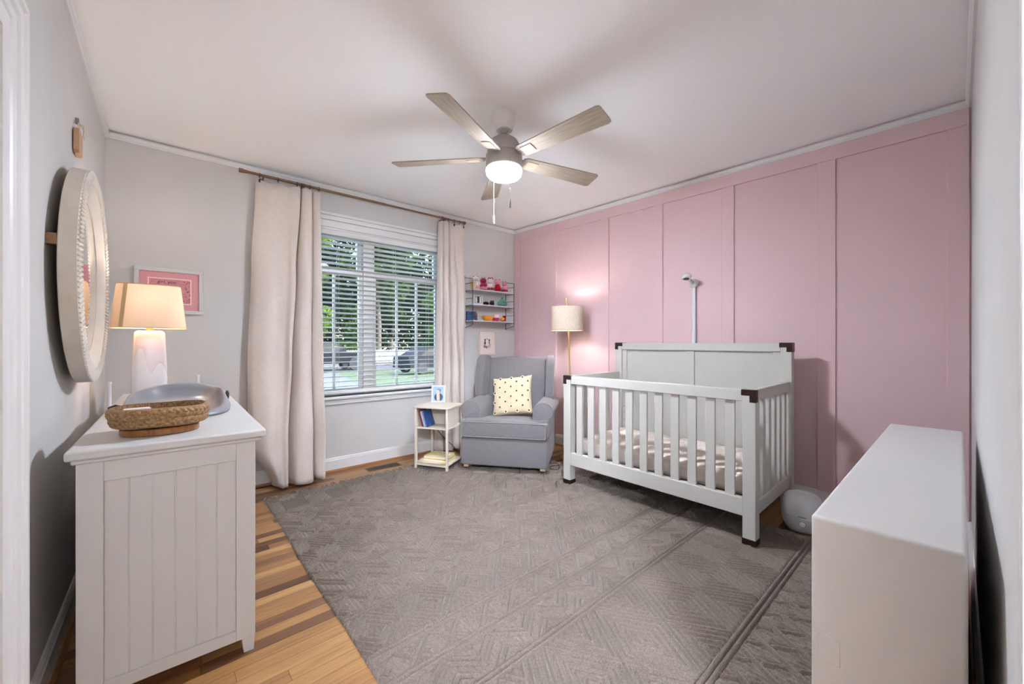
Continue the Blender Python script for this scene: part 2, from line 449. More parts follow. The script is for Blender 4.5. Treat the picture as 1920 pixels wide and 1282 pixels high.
for k, (i, cut) in enumerate(((0, None), (1, None), (2, (0, .70)), (3, ((1.628-LD.y)/(LA.y-LD.y), 1)))):
    sweep(i, shoep, M['shoe'], 'trim_%d' % (5+k), cut)

# left doorway: stepped casing, jamb, closed slab
def frame_profile(name, m, uv, prof, inner, place, parent=None):
    """picture-frame style casing: profile (outward, out-of-wall) around three sides of an opening; place(u, w, z) -> xyz"""
    u0, u1, z1 = inner
    bm = BM(); rows = []
    for o, h in prof:
        rows.append([place(u0-o, h, 0), place(u0-o, h, z1+o), place(u1+o, h, z1+o), place(u1+o, h, 0)])
    va = [[bm.verts.new(p) for p in L] for L in rows]; n = len(va)
    for k in range(n):
        A, B = va[k], va[(k+1) % n]
        for j in range(3): bm.faces.new((A[j], A[j+1], B[j+1], B[j]))
    bm.faces.new([x[0] for x in va]); bm.faces.new([x[3] for x in va][::-1])
    return obj(name, bm, m, parent, smooth=30)
casing = [(.0, -.01), (.0, .012), (.012, .016), (.02, .016), (.024, .012), (.045, .014), (.05, .018), (.07, .020), (.075, .026), (.092, .028), (.098, .034), (.113, .034), (.118, .028), (.118, -.01)]
door = bpy.data.objects.new('door_1', None); COL.objects.link(door); door['kind'] = 'structure'; door.location = (0, 0, 0)
frame_profile('casing', M['trim'], None, casing, (DY0, DY1, DZ), lambda u, h, z: (wx(u)+h, u, z), door)
bm = BM()
for y0, y1, z0, z1 in ((DY1-.004, DY1+.02, 0, DZ), (DY0-.02, DY0+.004, 0, DZ), (DY0, DY1, DZ-.004, DZ+.02)):
    box(bm, wx(1.2)-TH-.01, wx(1.2)+.004, y0, y1, z0, z1)
box(bm, wx(1.2)-.085, wx(1.2)-.05, DY1-.018, DY1, 0, DZ); box(bm, wx(1.2)-.085, wx(1.2)-.05, DY0, DY0+.018, 0, DZ); box(bm, wx(1.2)-.085, wx(1.2)-.05, DY0, DY1, DZ-.018, DZ)
obj('jamb', bm, M['trim'], door, bevel=.002, seg=1)
bm = BM(); X0 = wx(1.2)-.125
box(bm, X0, X0+.035, DY0+.004, DY1-.004, .008, DZ-.006)
for z0, z1 in ((.12, .55), (.68, 1.1), (1.23, 1.82)):
    for y0, y1 in ((DY0+.11, (DY0+DY1)/2-.05), ((DY0+DY1)/2+.05, DY1-.11)): box(bm, X0+.03, X0+.042, y0, y1, z0, z1)
sl = obj('slab', bm, M['trim'], door, bevel=.006)
bm = BM(); lathe(bm, [(.012, 0), (.012, .02), (.028, .03), (.03, .045), (.02, .058), (.004, .06)], 18)
obj('handle', bm, M['rodm'], sl, smooth=50, loc=(X0+.035, DY0+.07, .95), rot=(0, PI/2, 0))

# hall behind the doorway the camera stands in
struct('wall_hall', bx(-1.3, 3.7, -2.7, -2.6, -.02, 2.5), M['wall'])
struct('wall_hall_left', bx(-1.3, -1.2, -2.6, -.19, -.02, 2.5), M['wall'])
struct('wall_hall_right', bx(2.2, 2.3, -2.6, -.19, -.02, 2.5), M['wall'])
struct('wall_hall_return', bx(-1.2, -.30, -.19, -.10, -.02, 2.5), M['wall'])
struct('ceiling_hall', bx(-1.3, 2.3, -2.7, -.19, 2.5, 2.56), M['ceil'])
door2 = bpy.data.objects.new('door_2', None); COL.objects.link(door2); door2['kind'] = 'structure'
c2 = [(a, b) for a, b in casing]
bm = BM(); box(bm, NX0-.003, NX0+.018, -.19, -.046, 0, 2.05); box(bm, -.30, NX0, -.19, -.046, 2.03, 2.053)
obj('jamb', bm, M['trim'], door2, bevel=.002, seg=1)

# ------------------------------------------------------------------ window_1
win = bpy.data.objects.new('window_1', None); COL.objects.link(win); win['kind'] = 'structure'
def wb(x0, x1, o0, o1, z0, z1, bm=None):
    """box lying on the window wall: o = distance into the room from the wall plane"""
    bm = bm or BM()
    P = [(x, wy(x)-o, z) for z in (z0, z1) for x, o in ((x0, o1), (x1, o1), (x1, o0), (x0, o0))]
    v = [bm.verts.new(p) for p in P]
    for f in ((3,2,1,0),(4,5,6,7),(0,1,5,4),(1,2,6,5),(2,3,7,6),(3,0,4,7)): bm.faces.new([v[i] for i in f])
    return bm
CW = .092
bm = wb(WX0-CW, WX0, -.004, .018, WZ0, 2.195); wb(WX1, WX1+CW, -.004, .018, WZ0, 2.195, bm); wb(WX0, WX1, -.004, .018, WZ1, 2.195, bm)
obj('casing', bm, M['trim'], win, bevel=.003)
bm = wb(WX0-CW-.01, WX1+CW+.01, -.004, .026, 2.197, 2.235); wb(WX0-CW-.025, WX1+CW+.025, -.004, .042, 2.235, 2.258, bm)
obj('head_cap', bm, M['trim'], win, bevel=.004)
bm = wb(WX0-CW-.03, WX1+CW+.03, -.10, .045, WZ0-.024, WZ0)
obj('sill', bm, M['trim'], win, bevel=.006)
bm = wb(WX0-CW, WX1+CW, -.004, .018, .585, WZ0-.024); wb(WX0-CW, WX1+CW, .018, .026, .61, .625, bm)
obj('apron', bm, M['trim'], win, bevel=.003)
bm = BM()
for x0, x1 in ((WX0-.002, WX0+.015), (WX1-.015, WX1+.002)): wb(x0, x1, -TH-.02, .002, WZ0, WZ1, bm)
wb(WX0, WX1, -TH-.02, .002, WZ1-.015, WZ1+.002, bm); wb(WX0, WX1, -TH-.03, -.10, WZ0-.02, WZ0+.004, bm)
wb(1.425, 1.515, -TH-.02, -.05, WZ0, WZ1, bm)
obj('jamb', bm, M['trim'], win, bevel=.002, seg=1)
MR = 1.765
for ux0, ux1 in ((WX0+.015, 1.425), (1.515, WX1-.015)):
    bm = BM(); fw = .038
    for x0, x1 in ((ux0, ux0+fw), (ux1-fw, ux1)): wb(x0, x1, -.098, -.068, WZ0+.004, MR+.02, bm)
    wb(ux0+fw, ux1-fw, -.098, -.068, WZ0+.004, WZ0+.06, bm); wb(ux0+fw, ux1-fw, -.098, -.066, MR-.02, MR+.02, bm)
    g0, g1 = ux0+fw, ux1-fw
    for k in (1, 2):
        xm = g0+(g1-g0)*k/3; wb(xm-.011, xm+.011, -.094, -.072, WZ0+.06, MR-.02, bm)
    sa = obj('sash', bm, M['trim'], win, bevel=.002, seg=1)
    obj('pane', wb(g0, g1, -.086, -.082, WZ0+.06, MR-.02), M['glass'], sa)
    bm = BM()
    for x0, x1 in ((ux0, ux0+fw), (ux1-fw, ux1)): wb(x0, x1, -.135, -.105, MR-.02, WZ1-.015, bm)
    wb(ux0+fw, ux1-fw, -.135, -.105, MR-.02, MR+.02, bm); wb(ux0+fw, ux1-fw, -.135, -.105, WZ1-.05, WZ1-.015, bm)
    sb = obj('sash', bm, M['trim'], win, bevel=.002, seg=1)
    obj('pane', wb(g0, g1, -.122, -.118, MR+.02, WZ1-.05), M['glass'], sb)

# blind
bl = thing('window_blind', 'wide white slatted blind lowered over the double window', 'blind', (1.47, wy(1.47), WZ0))
def loc_wall(bm):  # bring wall-space mesh into the blind's frame
    bmesh.ops.translate(bm, verts=bm.verts[:], vec=(-1.47, -wy(1.47), -WZ0)); return bm
BX0, BX1 = WX0+.02, WX1-.02
obj('headrail', loc_wall(wb(BX0, BX1, -.06, .0, 2.075, 2.12)), M['slat'], bl, bevel=.004)
obj('bottom_rail', loc_wall(wb(BX0+.003, BX1-.003, -.056, -.004, .672, .702)), M['slat'], bl, bevel=.008)
NS = 31; bm = BM(); tilt = math.radians(11)
for k in range(NS):
    zc = .735+(2.052-.735)*k/(NS-1); hw = .025
    rows = []
    for x in (BX0, BX1):
        yb = wy(x)+.030; r = []
        for s in (-1, -.5, 0, .5, 1): r.append((x, yb+s*hw*math.cos(tilt), zc-s*hw*math.sin(tilt)+.0022*(1-s*s)+.0015))
        for s in (1, .5, 0, -.5, -1): r.append((x, yb+s*hw*math.cos(tilt), zc-s*hw*math.sin(tilt)+.0022*(1-s*s)-.0015))
        rows.append(r)
    loft(bm, rows)
obj('slats', loc_wall(bm), M['slat'], bl, smooth=30)
for x in (.86, 1.19, 1.72, 2.08):
    bm = BM()
    for dy in (.004, .056): tube(bm, [(x, wy(x)+dy, .70), (x, wy(x)+dy, 2.08)], .0011, 5)
    obj('ladder_cord', loc_wall(bm), M['trim'], bl)

# ------------------------------------------------------------------ curtain rod and curtains
RY = lambda x: wy(x)-.085
RZ = 2.42
cr = thing('curtain_rod', 'long antique brass curtain rod across the top of the window', 'curtain rod', (1.46, RY(1.46), RZ), math.atan2(dl.y, dl.x))
bm = BM(); rod(bm, (-1.0, 0, 0), (.12, 0, 0), .0105, 14); rod(bm, (.10, 0, 0), (1.0, 0, 0), .0085, 14)
obj('pole', bm, M['rodm'], cr, smooth=40)
for sx in (-1, 1):
    bm = BM(); lathe(bm, [(.0125, 0), (.0125, .018), (.015, .022), (.0165, .045), (.017, .05), (.012, .052)], 16)
    obj('finial', bm, M['rodm'], cr, smooth=40, loc=(sx*.965, 0, 0), rot=(0, sx*PI/2, 0))
for x in (-.86, -.585, .755):
    bm = BM(); box(bm, x-.013, x+.013, .066, .084, -.06, -.005); tube(bm, [(x, .07, -.03), (x, .03, -.026), (x, 0, -.018)], .006, 8)
    tube(bm, [(x, -.014*math.cos(a), -.0145*math.sin(a)) for a in [PI*k/8 for k in range(9)]], .004, 6)
    obj('bracket', bm, M['rodm'], cr, smooth=40)

def curtain(name, label, levels, rings, m=12):
    """levels: [(z, [(x,y)...])] top to bottom with equal point counts"""
    x0 = sum(p[0] for p in levels[0][1])/len(levels[0][1]); y0 = RY(x0)
    t = thing(name, label, 'curtain', (x0, y0, 0))
    zs = [l[0] for l in levels]; NV = 46
    prof = [catmull([(p[0], p[1], 0) for p in l[1]], m) for l in levels]
    bm = BM(); grid = []
    n = len(prof[0])
    for k in range(NV+1):
        f = k/NV; f = f**.85 if f < 1 else 1
        z = zs[0]+(zs[-1]-zs[0])*f
        j = max(i for i in range(len(zs)) if zs[i] >= z-1e-9); j = min(j, len(zs)-2)
        s = (zs[j]-z)/(zs[j]-zs[j+1]); s = s*s*(3-2*s) if 0 <= s <= 1 else min(1, max(0, s))
        row = []
        for i in range(n):
            p = prof[j][i].lerp(prof[j+1][i], s)
            u = i/(n-1)
            wob = .004*math.sin(9*u+6*z)+.003*math.sin(23*u-11*z)
            zz = z
            if k == 0:   # scalloped top between the rings
                d = min(abs(p.x-r) for r in rings); zz = z-min(.03, d*.28)
            if k == NV: zz = z+.012*abs(math.sin(u*14))
            row.append(bm.verts.new((p.x-x0, p.y+wob-y0, zz)))
        grid.append(row)
    for a, b in zip(grid, grid[1:]):
        for i in range(n-1): bm.faces.new((a[i], a[i+1], b[i+1], b[i]))
    obj('cloth', bm, M['curtain'], t, smooth=180, solid=.002)
    for r in rings:
        bm = BM(); yr = RY(r)-y0; tube(bm, [(r-x0, yr+.016*math.cos(a), RZ-.004+.0165*math.sin(a)) for a in [2*PI*k/16 for k in range(16)]], .0022, 6, closed=True)
        tube(bm, [(r-x0, yr, RZ-.02), (r-x0+.004, yr, RZ-.028), (r-x0, yr, RZ-.036)], .002, 6)
        box(bm, r-x0-.005, r-x0+.005, yr-.004, yr+.004, RZ-.056, RZ-.034)
        obj('ring_clip', bm, M['black'], t, smooth=40)
    return t
def L_(z, pts): return (z, pts)
curtain('curtain', 'long cream curtain at the dresser side of the window', [
    L_(2.385, [(.553,3.600),(.585,3.575),(.64,3.565),(.70,3.570),(.76,3.560),(.81,3.545),(.852,3.550),(.868,3.600),(.868,3.555),(.89,3.525),(.925,3.525),(.945,3.560),(.947,3.600),(.953,3.560),(.98,3.540),(1.005,3.545),(1.018,3.585)]),
    L_(1.70, [(.525,3.605),(.56,3.570),(.63,3.545),(.70,3.560),(.755,3.550),(.79,3.525),(.818,3.530),(.835,3.605),(.838,3.555),(.87,3.515),(.915,3.510),(.942,3.550),(.945,3.605),(.952,3.560),(.985,3.535),(1.012,3.535),(1.022,3.590)]),
    L_(.95, [(.50,3.60),(.54,3.560),(.62,3.525),(.69,3.545),(.735,3.535),(.765,3.505),(.785,3.520),(.797,3.600),(.805,3.550),(.84,3.495),(.89,3.490),(.93,3.530),(.938,3.600),(.948,3.555),(.985,3.525),(1.02,3.520),(1.032,3.580)]),
    L_(.36, [(.500,3.585),(.53,3.520),(.60,3.470),(.665,3.480),(.705,3.480),(.735,3.460),(.75,3.480),(.757,3.585),(.772,3.520),(.81,3.455),(.87,3.445),(.93,3.480),(.945,3.565),(.955,3.520),(.99,3.490),(1.025,3.480),(1.04,3.560)]),
    L_(.012, [(.660,3.590),(.66,3.520),(.68,3.460),(.695,3.440),(.715,3.430),(.732,3.420),(.745,3.450),(.752,3.570),(.775,3.500),(.80,3.420),(.86,3.400),(.92,3.440),(.945,3.540),(.952,3.480),(.98,3.450),(1.015,3.445),(1.03,3.540)]),
], [.575, .70, .835, .868, .885, .93, 1.0])
curtain('curtain', 'cream curtain hanging behind the small side table', [
    L_(2.385, [(2.155,3.580),(2.165,3.545),(2.185,3.535),(2.195,3.585),(2.20,3.540),(2.225,3.525),(2.25,3.535),(2.262,3.590),(2.272,3.540),(2.30,3.535),(2.34,3.560),(2.375,3.550),(2.41,3.540),(2.445,3.560),(2.475,3.575)]),
    L_(1.55, [(2.140,3.590),(2.150,3.540),(2.175,3.525),(2.192,3.585),(2.20,3.535),(2.225,3.505),(2.255,3.520),(2.275,3.590),(2.29,3.530),(2.33,3.510),(2.375,3.545),(2.41,3.540),(2.44,3.530),(2.465,3.550),(2.49,3.575)]),
    L_(.75, [(2.120,3.595),(2.135,3.540),(2.165,3.515),(2.185,3.585),(2.195,3.530),(2.225,3.490),(2.265,3.505),(2.285,3.590),(2.30,3.520),(2.345,3.490),(2.39,3.530),(2.42,3.535),(2.445,3.530),(2.465,3.550),(2.48,3.580)]),
    L_(.012, [(2.12,3.590),(2.135,3.530),(2.16,3.490),(2.185,3.575),(2.195,3.510),(2.225,3.460),(2.27,3.480),(2.29,3.580),(2.305,3.500),(2.35,3.460),(2.395,3.510),(2.42,3.520),(2.44,3.520),(2.455,3.545),(2.465,3.580)]),
], [2.185, 2.20, 2.225, 2.262, 2.335, 2.40, 2.455])

# ------------------------------------------------------------------ rug
RX0, RX1, RY0, RY1 = .545, 2.80, .245, 3.285
def rug_height(X, Y):
    def ridge(d, w): return np.sqrt(np.clip(1-(d/w)**2, 0, 1))
    def tri(v): return np.abs((v % 1)-.5)*2
    bands = [(-.1, .55, 'C'), (.55, 1.03, 'D'), (1.03, 1.22, 'Z'), (1.22, 1.37, 'L'), (1.37, 1.64, 'D'), (1.64, 1.80, 'L'), (1.80, 2.03, 'Z'),
             (2.03, 2.18, 'L'), (2.18, 2.46, 'D'), (2.46, 2.61, 'L'), (2.61, 2.82, 'Z'), (2.82, 2.95, 'L'), (2.95, 3.4, 'D')]
    FL, RP = .0100, .0160            # flat weave level, rope crest
    base = FL-.0042*(.5-.5*np.cos(2*PI*X/.0185))
    h = base.copy()
    def lay(h, d, w, gap=.0075, m=True, top=RP):
        """cord of half width w lying in a groove that is cut into the flat weave on both sides"""
        groove = np.clip((d-w)/gap-.25, 0, 1)/.75
        h2 = np.where(d < w+gap, np.minimum(h, FL*groove**2), h)
        h2 = np.where(d < w, np.maximum(h2, top*np.sqrt(np.clip(1-(d/w)**2, 0, 1))), h2)
        return np.where(m, h2, h)
    for y0, y1, k in bands:
        m = (Y >= y0) & (Y < y1); H = y1-y0; v = (Y-y0)/H
        if k == 'L':
            p = .15; q = p*.7
            cx = (X/p) % 1; t = np.abs(cx-.5)*2+np.abs(v-.5)*2
            inner = np.abs(((t*p*.5) % .030)-.015)
            h = lay(h, np.where(t < .78, inner, 1.), .0058, .0062, m, .0125)
            for sg in (1, -1):
                a = (X/p+sg*v) % 1; h = lay(h, np.minimum(a, 1-a)*q, .0078, .0075, m)
        elif k == 'D':
            p = .24 if H < .4 else .30
            t = tri(X/p)+np.abs(v-.5)*2; tt = np.minimum(t, 2-t); q = tt*p*.5
            h = lay(h, np.abs((q % .031)-.0155), .0074, .0078, m)
        elif k == 'Z':
            p = .21; z = tri(X/p)
            for ph, w in ((0, .0075), (.30, .006)):
                sgn = (v*2+z*.9+ph) % 1; h = lay(h, np.minimum(sgn, 1-sgn)*H/2*.8, w, .0075, m)
        else:
            p = .115
            ce = np.abs((X % .024)-.012); on = ((np.floor(X/p*2)+np.floor(Y/.095)) % 2) > 0
            h = lay(h, np.where(on, ce, 1.), .0068, .0060, m, .0140)
            for sg in (1, -1):
                a = (X/p+sg*Y/.19) % 1; h = lay(h, np.minimum(a, 1-a)*p*.8, .0078, .0075, m)
    for y0, y1, k in bands:
        for dy in (0, .021): h = lay(h, np.abs(Y-y0-dy), .0078, .0075, True)
    h *= 1+.10*np.sin((X+Y)*2*PI/.021)*np.sin((X-Y)*2*PI/.027)
    return h
def make_rug():
    st = .0034
    nx = int((RX1-RX0)/st); ny = int((RY1-RY0)/st)
    xs = np.linspace(RX0, RX1, nx); ys = np.linspace(RY0, RY1, ny)
    X, Y = np.meshgrid(xs, ys)
    H = rug_height(X-.02, Y)
    ed = np.minimum(np.minimum(X-RX0, RX1-X), np.minimum(Y-RY0, RY1-Y))
    Z = .0008+H; Z = np.where(ed < 1e-6, .0005, Z)
    Z += .0012*np.sin(X*3.1+Y*1.7)*np.sin(Y*2.3)
    Z = np.maximum(Z, .0006)
    XX = X-.011*(Y-1.9)/1.4*-1*(1-(X-RX0)/(RX1-RX0)) + .004*np.sin(Y*5)*(1-(X-RX0)/(RX1-RX0))
    co = np.stack([XX, Y, Z], -1).reshape(-1, 3).astype(np.float32)
    idx = np.arange(nx*ny).reshape(ny, nx)
    q = np.stack([idx[:-1, :-1], idx[:-1, 1:], idx[1:, 1:], idx[1:, :-1]], -1).reshape(-1, 4)
    me = bpy.data.meshes.new('rug'); me.vertices.add(len(co)); me.vertices.foreach_set('co', co.ravel())
    me.loops.add(q.size); me.loops.foreach_set('vertex_index', q.ravel().astype(np.int32))
    me.polygons.add(len(q)); me.polygons.foreach_set('loop_start', np.arange(0, q.size, 4, dtype=np.int32)); me.polygons.foreach_set('loop_total', np.full(len(q), 4, dtype=np.int32))
    me.polygons.foreach_set('use_smooth', np.ones(len(q), dtype=bool))
    me.update(); me.validate()
    return me
def rug_mat():
    m = bpy.data.materials.new('oatmeal wool rug'); m.use_nodes = True; t = NT(m); b = t.n['Principled BSDF']
    tc = t.new('ShaderNodeTexCoord')
    n = t.new('ShaderNodeTexNoise'); n.inputs['Scale'].default_value = 210; n.inputs['Detail'].default_value = 3; t.link(tc.outputs['Object'], n.inputs[0])
    n2 = t.new('ShaderNodeTexNoise'); n2.inputs['Scale'].default_value = 3.5; n2.inputs['Detail'].default_value = 3; t.link(tc.outputs['Object'], n2.inputs[0])
    f = t.math('ADD', t.math('MULTIPLY', n.outputs[0], .75), t.math('MULTIPLY', n2.outputs[0], .25))
    t.link(t.ramp(f, [(.3, lin('#61574e')), (.7, lin('#897d71'))]), b.inputs['Base Color'])
    b.inputs['Roughness'].default_value = .95; b.inputs['Specular IOR Level'].default_value = .1; b.inputs['Sheen Weight'].default_value = .15
    bp = t.new('ShaderNodeBump'); bp.inputs['Strength'].default_value = .7; bp.inputs['Distance'].default_value = .0028; t.link(n.outputs[0], bp.inputs['Height']); t.link(bp.outputs[0], b.inputs['Normal'])
    return m
M['rug'] = rug_mat()
rug_me = make_rug(); rug = bpy.data.objects.new('rug', rug_me); COL.objects.link(rug); rug_me.materials.append(M['rug'])
tag(rug, 'large oatmeal wool rug with raised diamond pattern on the wood floor', 'rug')
bm = BM()
rr = random.Random(3)
n = 64
for k in range(n):
    x = RX0+.01+(RX1-RX0-.03)*k/(n-1)
    for s in range(3):
        L = rr.uniform(.05, .085); a = rr.uniform(-.6, .6)+(.25 if k < 30 else 0); x1 = x+rr.uniform(-.006, .006)
        pts = [(x1, RY1-.006, .007), (x1+.2*L*a, RY1+.3*L, .0075), (x1+.6*L*a, RY1+.65*L, .005), (x1+L*a*1.1, RY1+L, .004)]
        tube(bm, pts, [.0032, .0034, .003, .0016], 5)
    ball(bm, (x, RY1+.008, .0075), .006, (1, 1.1, .8), 7, 5)
for k in range(7):   # stray corner tassel reaching left
    L = rr.uniform(.06, .10); a = rr.uniform(-.25, .25)
    tube(bm, [(RX0+.01, RY1-.01, .006), (RX0-.4*L, RY1-.01+.4*L*a, .006), (RX0-L, RY1-.012+L*a, .004)], [.003, .003, .0014], 5)
obj('fringe', bm, M['rug'], rug, smooth=60)

# floor register half under the fringe
fv = thing('floor_vent', 'dark metal floor vent by the rug fringe under the window', 'vent', (1.52, 3.47, 0), math.atan2(dl.y, dl.x))
obj('frame', bx(-.155, .155, -.055, .055, .0005, .004), M['rodm'], fv, bevel=.002)
bm = BM()
for k in range(22): box(bm, -.145+k*.0132, -.138+k*.0132, -.042, .042, .004, .006)
obj('grille', bm, M['black'], fv)

# ------------------------------------------------------------------ dresser
DT = .81
dr = thing('dresser', 'long white dresser with beadboard end panel against the left wall', 'dresser', (.062, 2.585, 0), math.radians(-1.2))
hx, hy = .252, .875
obj('top', bx(-hx, hx, -hy, hy, DT-.028, DT), M['white'], dr, bevel=.006)
bm = BM(); b_ = .022
box(bm, -hx+.012, hx-.014, -hy+.010, hy-.010, DT-.042, DT-.028)
obj('top_moulding', bm, M['white'], dr, bevel=.005)
bodyx0, bodyx1, bodyy0, bodyy1 = -hx+.022, hx-.032, -hy+.018, hy-.018
# end panel (near) as stile-and-rail with beadboard
for s, yy in ((-1, bodyy0), (1, bodyy1)):
    bm = BM(); t0, t1 = (yy, yy+.028) if s < 0 else (yy-.028, yy)
    box(bm, bodyx0, bodyx0+.058, t0, t1, 0.055, DT-.042); box(bm, bodyx1-.058, bodyx1, t0, t1, 0.055, DT-.042)
    box(bm, bodyx0+.058, bodyx1-.058, t0, t1, DT-.042-.062, DT-.042)
    box(bm, bodyx0+.058, bodyx1-.058, t0, t1, .055, .092)
    obj('end_frame', bm, M['white'], dr, bevel=.0015)
    bm = BM(); q0, q1 = (yy+.006, yy+.02) if s < 0 else (yy-.02, yy-.006); px0, px1 = bodyx0+.058, bodyx1-.058
    fr_ = .006
    nb = 6; W = (px1-px0)/nb
    for k in range(nb): box(bm, px0+k*W+(.0015 if k else 0), px0+(k+1)*W-(.0015 if k < nb-1 else 0), q0+.004 if s < 0 else q0, q1 if s < 0 else q1-.004, .092, DT-.104)
    box(bm, px0, px1, (q0+.006) if s < 0 else q0, q1 if s < 0 else q1-.006, .092, DT-.104)
    obj('beadboard_panel', bm, M['white'], dr, bevel=.0015, seg=2)
for sx in (bodyx0+.002, bodyx1-.04):
    for sy in (bodyy0+.001, bodyy1-.04):
        bm = BM(); loft(bm, [[(sx+.005, sy+.004, 0), (sx+.036, sy+.004, 0), (sx+.036, sy+.035, 0), (sx+.005, sy+.035, 0)], [(sx-.001, sy, .055), (sx+.039, sy, .055), (sx+.039, sy+.039, .055), (sx-.001, sy+.039, .055)]])
        obj('leg', bm, M['white'], dr, bevel=.002)
bm = BM(); box(bm, bodyx0+.002, bodyx0+.02, bodyy0+.028, bodyy1-.028, .055, DT-.042)
box(bm, bodyx0+.02, bodyx1-.022, bodyy0+.028, bodyy1-.028, .06, .078)
obj('carcass', bm, M['white'], dr)
bm = BM(); fy0, fy1 = bodyy0+.028, bodyy1-.028
box(bm, bodyx1-.022, bodyx1, fy0, fy1, .055, .10); box(bm, bodyx1-.022, bodyx1, fy0, fy1, DT-.075, DT-.042)
zs = [.10, .32, .53, DT-.075]
for z in zs[1:3]: box(bm, bodyx1-.022, bodyx1, fy0, fy1, z-.012, z+.012)
ym = (fy0+fy1)/2
box(bm, bodyx1-.022, bodyx1, ym-.02, ym+.02, .10, DT-.075)
obj('face_frame', bm, M['white'], dr, bevel=.002)
for k in range(3):
    z0, z1 = zs[k]+(.014 if k else .002), zs[k+1]-(.014 if k < 2 else .002)
    for y0, y1 in ((fy0+.003, ym-.023), (ym+.023, fy1-.003)):
        d = obj('drawer', bx(bodyx1-.02, bodyx1+.002, y0, y1, z0, z1), M['white'], dr, bevel=.002)
        for f in (.25, .75):
            bm = BM(); lathe(bm, [(.007, 0), (.007, .012), (.015, .018), (.016, .024), (.01, .028)], 16)
            obj('knob', bm, M['rodm'], d, smooth=50, loc=(bodyx1+.002, y0+(y1-y0)*f, (z0+z1)/2), rot=(0, PI/2, 0))

# ------------------------------------------------------------------ things on the dresser
ZT = DT+.0005
# table lamp
tl = thing('table_lamp', 'lit table lamp with ivory shade and pink drip glazed ceramic base', 'lamp', (-.040, 2.95, ZT))
n = 40; bm = BM(); L = []
for z, a, b, e in ((0, .071, .060, 5), (.006, .073, .062, 5), (.10, .074, .063, 5), (.19, .073, .062, 5), (.30, .067, .058, 5), (.365, .064, .055, 5), (.378, .060, .051, 4.5), (.384, .050, .042, 4)):
    L.append(superell(a, b, e, n, z))
loft(bm, L); obj('base', bm, M['ceramic'], tl, smooth=50)
bm = BM(); lathe(bm, [(.016, .383), (.016, .41), (.013, .41), (.013, .425)], 16); rod(bm, (0, 0, .42), (0, 0, .45), .009)
obj('neck', bm, M['brass'], tl, smooth=40)
bm = BM(); ball(bm, (0, 0, .50), .03, (1, 1, 1.25)); lathe(bm, [(.014, .45), (.014, .475)], 12)
bulbm = bpy.data.materials.new('warm bulb'); bulbm.use_nodes = True
_t = NT(bulbm); _b = _t.n['Principled BSDF']; _b.inputs['Emission Color'].default_value = (*lin('#ffe2b8'), 1); _b.inputs['Emission Strength'].default_value = 6
obj('bulb', bm, bulbm, tl, smooth=60)
n = 72; bm = BM()
zb, zt = .398, .628
loft(bm, [superell(.156, .118, 4.2, n, zb), superell(.1548, .117, 4.2, n, zb+.004), superell(.131, .099, 4.2, n, zt-.004), superell(.130, .098, 4.2, n, zt)], cap=False)
sh = obj('lamp_shade', bm, M['shadew'], tl, smooth=60)
bm = BM()
tube(bm, superell(.156, .118, 4.2, 48, zb), .0022, 5, closed=True); obj('shade_rim', bm, M['ribbon'], sh, smooth=60)
bm = BM(); tube(bm, superell(.130, .098, 4.2, 48, zt), .0022, 5, closed=True); obj('shade_rim', bm, M['ribbon'], sh, smooth=60)
bm = BM()
def sh_y(z, x):
    f = (z-zb)/(zt-zb); a = .156+(.130-.156)*f; b = .118+(.098-.118)*f
    return -b*(max(0, 1-abs(x/a)**4.2))**(1/4.2)
q = []
for k in range(9):
    z = zb+(zt-zb)*k/8; f = k/8; x0 = (-.118+.019*f); q.append([(x0+d, sh_y(z, x0+d)-.0012, z) for d in (0, .008, .016)])
va = [[bm.verts.new(p) for p in r] for r in q]
for a, b in zip(va, va[1:]):
    for i in range(2): bm.faces.new((a[i], a[i+1], b[i+1], b[i]))
obj('shade_ribbon', bm, M['ribbon'], sh, smooth=60)
bm = BM(); rod(bm, (-.131, 0, zt-.02), (.131, 0, zt-.02), .0018, 6); rod(bm, (0, -.0985, zt-.02), (0, .0985, zt-.02), .0018, 6); tube(bm, [(.03*math.cos(a)*1.0, 0,   .46+.145*math.sin(a) if math.sin(a) > 0 else .46) for a in [PI*k/12 for k in range(13)]], .0015, 6)
obj('harp', bm, M['brass'], tl, smooth=60)

# grey contoured changing pad
pd = thing('changing_pad', 'glossy grey moulded changing pad with raised curved rim on the white dresser', 'changing pad', (.066, 2.46, ZT), math.radians(-3))
bm = BM(); n = 64
def pad_ring(a, b, z, und=0, e=3.2):
    L = superell(a, b, e, n, z); out = []
    for i, (x, y, zz) in enumerate(L):
        u = x/a; v = y/b
        g = max(0, min(1, (v+1)/1.5)); g = .30+.70*g*g*(3-2*g)
        d = und*(.42*max(0, 1-u*u)*max(v, 0)**2-.10*abs(u)**6*(1-abs(v)))
        out.append((x, y, (zz+d)*g if zz > .03 else zz*min(1, g+.3)))
    return out
loft(bm, [pad_ring(.188, .305, 0), pad_ring(.197, .318, .004), pad_ring(.199, .320, .02), pad_ring(.188, .310, .060, .03), pad_ring(.182, .303, .076, .05), pad_ring(.178, .299, .081, .055), pad_ring(.173, .294, .082, .055), pad_ring(.168, .289, .078, .055), pad_ring(.160, .280, .058, .045), pad_ring(.148, .266, .034, .02), pad_ring(.128, .240, .020, .0), pad_ring(.09, .18, .014, .0), pad_ring(.03, .06, .013, 0)])
obj('pad_body', bm, M['padgrey'], pd, smooth=180)
bm = BM(); tube(bm, [(-.186, .02, .030), (-.212, .00, .040), (-.232, .015, .030), (-.236, .045, .014), (-.222, .075, .008), (-.192, .085, .012)], [.004, .006, .007, .007, .006, .004], 8)
obj('strap', bm, M['black'], pd, smooth=60)
